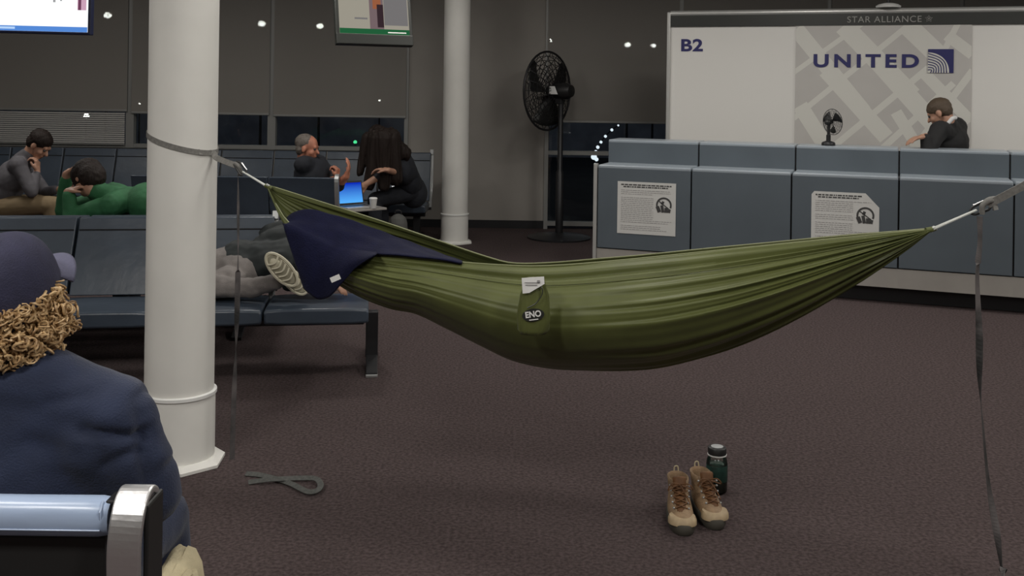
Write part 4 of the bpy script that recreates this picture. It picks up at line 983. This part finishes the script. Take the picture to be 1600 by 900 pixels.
jk = inflate(tor, .012) + inflate(armp, .014) + [('c', P(420, 385, 6.1) - o0, P(470, 378, 6.15) - o0, .10, .12), ('c', P(395, 368, 6.2) - o0, P(450, 362, 6.2) - o0, .05, .08), ('c', P(372, 388, 6.12) - o0, P(420, 395, 6.05) - o0, .045, .08)]
blob('jacket', jk, M['charcoal'], root, .009, 3, wrinkle(.014, (8, 8, 12)))
blob('hair', [('e', hf(*a), b, HR) for a, b in short_hair], M['hair_dk'], root, .008, 2)
# pale shoes: soles facing the viewer
def sneaker(c, dirv, s, side):
    c = V(c) - o0; dv = V(dirv).normalized(); nrm = V((side, -1, .35)); nrm = (nrm - dv * nrm.dot(dv)).normalized(); lat = dv.cross(nrm)
    R_ = Matrix((dv, lat, nrm)).transposed()
    b = blob('shoe', [('e', c - dv * .05 * s, (.055 * s, .042 * s, .04 * s), R_), ('e', c + dv * .05 * s, (.062 * s, .046 * s, .03 * s), R_), ('c', c - dv * .07 * s - nrm * .02, c + dv * .02 * s - nrm * .02, .036 * s, .032 * s)], M['cream_sh'], root, .005, 2, wrinkle(.004, (30, 30, 30)))
    bm = bmesh.new()
    rim = [c + dv * (.115 * s * math.cos(a)) + lat * (.05 * s * math.sin(a)) + nrm * .030 * s for a in [2 * PI * i / 32 for i in range(32)]]
    tube(bm, rim, .009 * s, 6, closed=True); obj('sole_edge', bm, M['cream_sh'], b, True)
    bm = bmesh.new()
    for k in range(5):
        x = -.07 + .03 * k; tube(bm, smoothpath([c + dv * (x * s) - lat * .036 * s + nrm * .036 * s, c + dv * ((x + .018) * s) + nrm * .046 * s, c + dv * (x * s) + lat * .036 * s + nrm * .036 * s], 4), .006 * s, 5)
    obj('laces', bm, M['cream_sh'], b, True)
    bm = bmesh.new(); f = [c + dv * (.10 * s * math.cos(a)) + lat * (.040 * s * math.sin(a)) + nrm * .034 * s for a in [2 * PI * i / 24 for i in range(24)]]; bm.faces.new([bm.verts.new(p) for p in f]); o = obj('inner_panel', bm, M['shoe_in'], b)
sneaker(P(440, 420, 5.60), (.55, .1, -.62), .98, -.1)
sneaker(P(457, 438, 5.66), (.5, .1, -.55), .85, .15)

# laptop, phone, backpack
lx = P(556, 323, 9.3)
lt = thing('laptop', 'open laptop with glowing blue screen beside the long-haired woman', 'laptop', lx, math.radians(40))
obj('keyboard_base', Box((0, 0, 0), (.30, .21, .016)), M['alu_lt'], lt, bevel=.004); obj('keys', Box((0, .02, .0085), (.26, .10, .002)), M['blackp'], lt)
ld = obj('lid', Box((0, .13, .115), (.30, .010, .215), Matrix.Rotation(math.radians(-14), 3, 'X')), M['blackp'], lt, bevel=.003)
mb = bpy.data.materials.new('laptop_display'); mb.use_nodes = True; nt = mb.node_tree; nt.nodes.clear(); e = nt.nodes.new('ShaderNodeEmission'); oo = nt.nodes.new('ShaderNodeOutputMaterial'); tc = nt.nodes.new('ShaderNodeTexCoord'); sp_ = nt.nodes.new('ShaderNodeSeparateXYZ'); rp = nt.nodes.new('ShaderNodeValToRGB')
nt.links.new(tc.outputs['Generated'], sp_.inputs[0]); nt.links.new(sp_.outputs['Z'], rp.inputs[0]); nt.links.new(rp.outputs[0], e.inputs[0]); nt.links.new(e.outputs[0], oo.inputs[0]); e.inputs[1].default_value = 1
rp.color_ramp.elements[0].color = (.10, .45, 1, 1); rp.color_ramp.elements[1].color = (.0, .01, .45, 1)
obj('display', Box((0, .1235, .115), (.275, .002, .185), Matrix.Rotation(math.radians(-14), 3, 'X')), mb, ld)
tb = thing('side_table', 'small grey table under the laptop, between bench and woman', 'table', (lx.x, lx.y, 0), math.radians(38))
obj('table_top', Box((0, .02, lx.z - .02), (.50, .30, .02)), M['plinth'], tb, bevel=.004)
obj('pedestal', Box((0, .02, (lx.z - .03) / 2), (.06, .06, lx.z - .03)), M['black'], tb); obj('foot', Box((0, .02, .012), (.3, .26, .022)), M['black'], tb, bevel=.004)
cp = P(583, 324, 9.28); 
bx_ = thing('paper_cup', 'pale cup standing beside the laptop', 'cup', (cp.x, cp.y, lx.z - .009))
obj('cup_body', lathe(bmesh.new(), [(.026, 0), (.036, .085), (.033, .085), (.024, .004)], seg=20), M['paper'], bx_, True); obj('cup_lid', lathe(bmesh.new(), [(.038, .084), (.038, .092), (.03, .098), (.001, .098)], seg=20), M['white'], bx_, True)
p = P(617, 292.5, 10.1); ph = thing('phone', 'small bright phone lying on the lap of the long-haired woman', 'phone', p); ph.rotation_euler = (.5, .1, .2)
obj('case', Box((0, 0, 0), (.07, .035, .008)), M['blackp'], ph, bevel=.003); obj('display', Box((0, 0, .0045), (.062, .03, .001)), emis('phone_screen', (.9, .9, .9), .8), ph)
p = P(622, 350, 9.5)
bg_ = thing('backpack', 'grey backpack standing on the floor in front of the woman', 'backpack', (p.x, p.y, 0))
blob('pack_body', [('c', (0, 0, .12), (0, 0, .34), .10, .085), ('e', (0, -.06, .14), (.085, .06, .09))], mat('grey_pack_cloth', (.09, .09, .085), .8), bg_, .01, 2, wrinkle(.006))
obj('top_handle', tube(bmesh.new(), smoothpath([(-.03, 0, .42), (-.02, 0, .45), (.02, 0, .45), (.03, 0, .42)], 5), .007, 6), M['black'], bg_, True)
obj('front_pocket', Box((0, -.125, .13), (.11, .012, .11)), M['charcoal'], bg_, bevel=.005)

# ------------------------------------------------ foreground person, seen from behind
fx = -1.04; fy = 2.16
root = thing('person', 'person seen from behind, navy sweatshirt, navy cap over curly blond hair', 'person', (fx, fy + .12, 0)); o0 = V(root.location)
def q(px, py, d): return P(px, py, d) - o0
pel = V((fx, fy + .10, .50)) - o0; che = V((fx, fy + .06, .84)) - o0
shR = q(186, 625, 2.16); shR = V((-.825, 2.17, .885)) - o0; shL = V((-1.275, 2.17, .885)) - o0
elR = V((-.772, 2.20, .715)) - o0; elL = V((-1.33, 2.20, .715)) - o0; wrR = V((-.86, 2.50, .60)) - o0; wrL = V((-1.2, 2.50, .60)) - o0
hc = V((-1.062, 2.20, 1.15)) - o0; HY, HPt = math.radians(76), math.radians(20)
hp_, hf, HR = head_prims(hc, HY, HPt)
tor = torso_prims(pel, che, shL, shR, .95)
arms = [('c', shR, elR, .046, .038), ('c', elR, wrR, .038, .028), ('c', shL, elL, .046, .038), ('c', elL, wrL, .038, .028)]
knR = V((-.90, 2.66, .47)) - o0; knL = V((-1.2, 2.66, .47)) - o0; anR = V((-.86, 2.72, .09)) - o0; anL = V((-1.2, 2.72, .09)) - o0
legs = [('c', pel + V((.1, 0, 0)), knR, .09, .062), ('c', knR, anR, .06, .04), ('c', pel - V((.1, 0, 0)), knL, .09, .062), ('c', knL, anL, .06, .04)]
blob('body', hp_ + [('c', hf(-.04, 0, -.12), (shL + shR) / 2, .06, .08)] + inflate(tor, -.03) + arms + legs + hand_prims(wrR, (-.2, 1, -.2), (0, 0, -1), 1, .4) + hand_prims(wrL, (.2, 1, -.2), (0, 0, -1), 1, .4, -1), M['skin'], root, .009, 2)
def fold(c, n):
    x, z = c.x, c.z; f = .010 * noise.noise(V((x * 5, c.y * 5, z * 9))) + .004 * noise.noise(V((x * 16, c.y * 12, z * 22)))
    for (ax, az), (bx2, bz2), am, wd in FOLDS:
        dx, dz = bx2 - ax, bz2 - az; t = max(0, min(1, ((x - ax) * dx + (z - az) * dz) / (dx * dx + dz * dz))); dd = math.hypot(x - ax - dx * t, z - az - dz * t)
        if c.y < .15: f -= am * math.exp(-(dd / wd) ** 2) * (1 - .5 * t)
    return f
def wp(px, py): v = q(px, py, 2.05); return (v.x, v.z)
FOLDS = [(wp(205, 700), wp(120, 682), .020, .013), (wp(210, 712), wp(150, 740), .012, .012), (wp(205, 690), wp(190, 640), .014, .012), (wp(60, 640), wp(140, 625), .006, .015), (wp(205, 730), wp(216, 810), .020, .015), (wp(30, 700), wp(110, 720), .005, .02), (wp(235, 760), wp(268, 745), .008, .01), (wp(238, 690), wp(262, 680), .007, .01)]
nkR, nkL = V((-.975, 2.17, .965)) - o0, V((-1.125, 2.17, .965)) - o0
sw = [('e', che + V((0, -.01, -.06)), (.225, .15, .22)), ('e', che + V((0, .0, .02)), (.235, .13, .11)), ('e', pel + V((0, 0, .05)), (.215, .155, .17)), ('c', shR + V((-.06, -.02, -.03)), elR + V((-.07, 0, .0)), .08, .07), ('c', shL + V((.06, -.02, -.03)), elL + V((.07, 0, .0)), .08, .07),
      ('c', shR, elR, .088, .077), ('c', elR, wrR, .074, .045), ('c', shL, elL, .088, .077), ('c', elL, wrL, .074, .045),
      ('c', shR, nkR, .088, .078), ('c', shL, nkL, .088, .078), ('c', nkR, nkL, .08, .08), ('c', shR, shL, .085, .085)]
blob('sweatshirt', sw, M['sweat'], root, .007, 22, fold)
blob('trousers', inflate(legs, .015) + [('e', pel, (.185, .14, .12))], M['sweat'], root, .01, 3, wrinkle(.006))
for a in (anR, anL): blob('shoe', [('c', a + V((0, 0, -.02)), a + V((0, .03, -.04)), .045, .042), ('c', a + V((0, 0, -.045)), a + V((0, .18, -.055)), .04, .033)], M['blackp'], root, .008, 2)
# cap
def cap_r(th, el):      # radius factors in head space
    return 1
bm = bmesh.new(); rows = []; NA = 60
for j in range(17):
    t = j / 16; el = t * PI / 2
    row = []
    for i in range(NA):
        a = 2 * PI * i / NA
        seam = 1 - .010 * math.exp(-((math.sin(3 * a)) / .12) ** 2) * (1 - t)
        x = -.015 + .113 * math.cos(a) * math.cos(el) ** .72 * seam; y = .098 * math.sin(a) * math.cos(el) ** .72 * seam; z = -.004 - .030 * (math.cos(a) < 0) * (abs(math.cos(a)) ** 1.2) * (1 - t) + .012 * math.cos(a) * (1 - t) + .132 * math.sin(el) ** .95
        row.append(bm.verts.new(hf(x, y, z)))
    rows.append(row)
for a, b in zip(rows, rows[1:]):
    for i in range(NA): bm.faces.new((a[i], a[(i + 1) % NA], b[(i + 1) % NA], b[i]))
cp_ = obj('cap', bm, M['cap'], root, True); sd = cp_.modifiers.new('s', 'SOLIDIFY'); sd.thickness = .004
bm = bmesh.new(); rows = []
for j in range(9):
    t = j / 8; row = []
    for i in range(21):
        a = (i / 20 - .5) * 1.9; rr = 1 + t * .62 * (math.cos(a * .83) ** .7)
        row.append(bm.verts.new(hf(-.015 + .112 * math.cos(a) * rr, .097 * math.sin(a) * (1 + t * .06), .006 + .010 * math.cos(a) - .020 * t * (1 - math.cos(a)) * 2 - .014 * t)))
    rows.append(row)
for a, b in zip(rows, rows[1:]):
    for i in range(20): bm.faces.new((a[i], a[i + 1], b[i + 1], b[i]))
o = obj('cap_brim', bm, M['capbrim'], cp_, True); sd = o.modifiers.new('s', 'SOLIDIFY'); sd.thickness = .004
bm = bmesh.new(); bmesh.ops.create_uvsphere(bm, u_segments=10, v_segments=8, radius=.007); bmesh.ops.translate(bm, vec=hf(-.015, 0, .130), verts=bm.verts); obj('cap_button', bm, M['cap'], cp_, True)
# strap buckle at the back
bm = bmesh.new(); pts = []
for i in range(13):
    a = PI + (i / 12 - .5) * .36 + .0; pts.append(hf(-.015 + .1165 * math.cos(a), .101 * math.sin(a), -.022))
A = [pts[0], pts[-1]]; upv = HR @ V((0, 0, 1))
rect = [p + upv * .009 for p in pts] + [p - upv * .009 for p in reversed(pts)]
tube(bm, rect, .0018, 6, closed=True)
for i in (4, 6, 8): tube(bm, [pts[i] + upv * .006, pts[i] - upv * .006], .0014, 5)
obj('strap_buckle', bm, M['white'], cp_, True)
# curly hair
bm = bmesh.new(); rnd = random.Random(11)
for k in range(1150):
    a = PI + rnd.uniform(-2.0, 2.0); zz = rnd.uniform(-.125, .015)
    if abs(a - PI) > 1.5 and zz < -.09: continue
    rx, ry = .104 - .015 * max(0, (-zz - .08) / .04), .094 - .01 * max(0, (-zz - .08) / .04)
    rr = rnd.uniform(.92, 1.34 if zz < -.02 else 1.12); c = V((-.02 + rx * rr * math.cos(a), ry * rr * math.sin(a), zz - .006)); R0 = rnd.uniform(.006, .012); turns = rnd.uniform(1.0, 1.9)
    axv = V((rnd.uniform(-1, 1), rnd.uniform(-1, 1), rnd.uniform(-1.3, .3))).normalized(); e1 = axv.orthogonal().normalized(); e2 = axv.cross(e1); ln = rnd.uniform(.012, .028); ph = rnd.uniform(0, 6.28); nn = int(turns * 9)
    pts = [hf(*(c + axv * (ln * (i / nn - .5)) + (e1 * math.cos(ph + 2 * PI * turns * i / nn) + e2 * math.sin(ph + 2 * PI * turns * i / nn)) * R0)) for i in range(nn + 1)]
    tube(bm, pts, rnd.uniform(.0016, .0032), 5)
o = obj('curly_hair', bm, M['curls'], root, True)
blob('hair_mass', [('e', hf(-.03, 0, -.045), (.092, .09, .075), HR)], M['curls'], root, .006, 2, wrinkle(.006, (50, 50, 50)))
for s in (1, -1):
    bm = bmesh.new(); bmesh.ops.create_icosphere(bm, subdivisions=2, radius=.0115); bmesh.ops.translate(bm, vec=hf(.0795, .031 * s, .002), verts=bm.verts); obj('eye', bm, M['ink'], root, True)

# cream bag beside the bench
cpos = P(272, 880, 2.2); bg_ = thing('canvas_bag', 'cream canvas bag at the bottom edge, right of the chrome bench bracket', 'bag', (cpos.x, 2.24, 0))
zt = P(272, 856, 2.2).z - .045
bm = bmesh.new(); rows = []; NP = 40
for z, s in ((.0, .9), (.01, 1.0), (zt * .5, 1.08), (zt * .8, 1.0), (zt * .92, .86), (zt * .98, .62), (zt, .28)):
    rows.append([bm.verts.new((math.copysign(abs(math.cos(2 * PI * k / NP)) ** .7, math.cos(2 * PI * k / NP)) * .047 * s - .012 * (z / zt) ** 6, math.copysign(abs(math.sin(2 * PI * k / NP)) ** .7, math.sin(2 * PI * k / NP)) * .11 * (s * .4 + .6), z + .008 * math.sin(k * .5) * (z > .3))) for k in range(NP)])
for a, b in zip(rows, rows[1:]):
    for k in range(NP): bm.faces.new((a[k], a[(k + 1) % NP], b[(k + 1) % NP], b[k]))
bm.faces.new(rows[0]); bm.faces.new(rows[-1]); obj('bag_body', bm, M['cream'], bg_, True)
obj('carry_strap', ribbon(bmesh.new(), smoothpath([(-.02, -.10, zt * .75), (.012, -.085, zt * .93), (.034, -.03, zt * .985), (.046, -.04, zt * .93), (.052, -.07, zt * .8)], 8), .014, lambda i: (.6, -1, .5), .005), M['cream'], bg_, True)
obj('dark_seam', tube(bmesh.new(), smoothpath([(.012, -.100, zt * .955), (.026, -.09, zt * .935), (.034, -.085, zt * .905)], 5), .0022, 6), M['brown'], bg_, True)
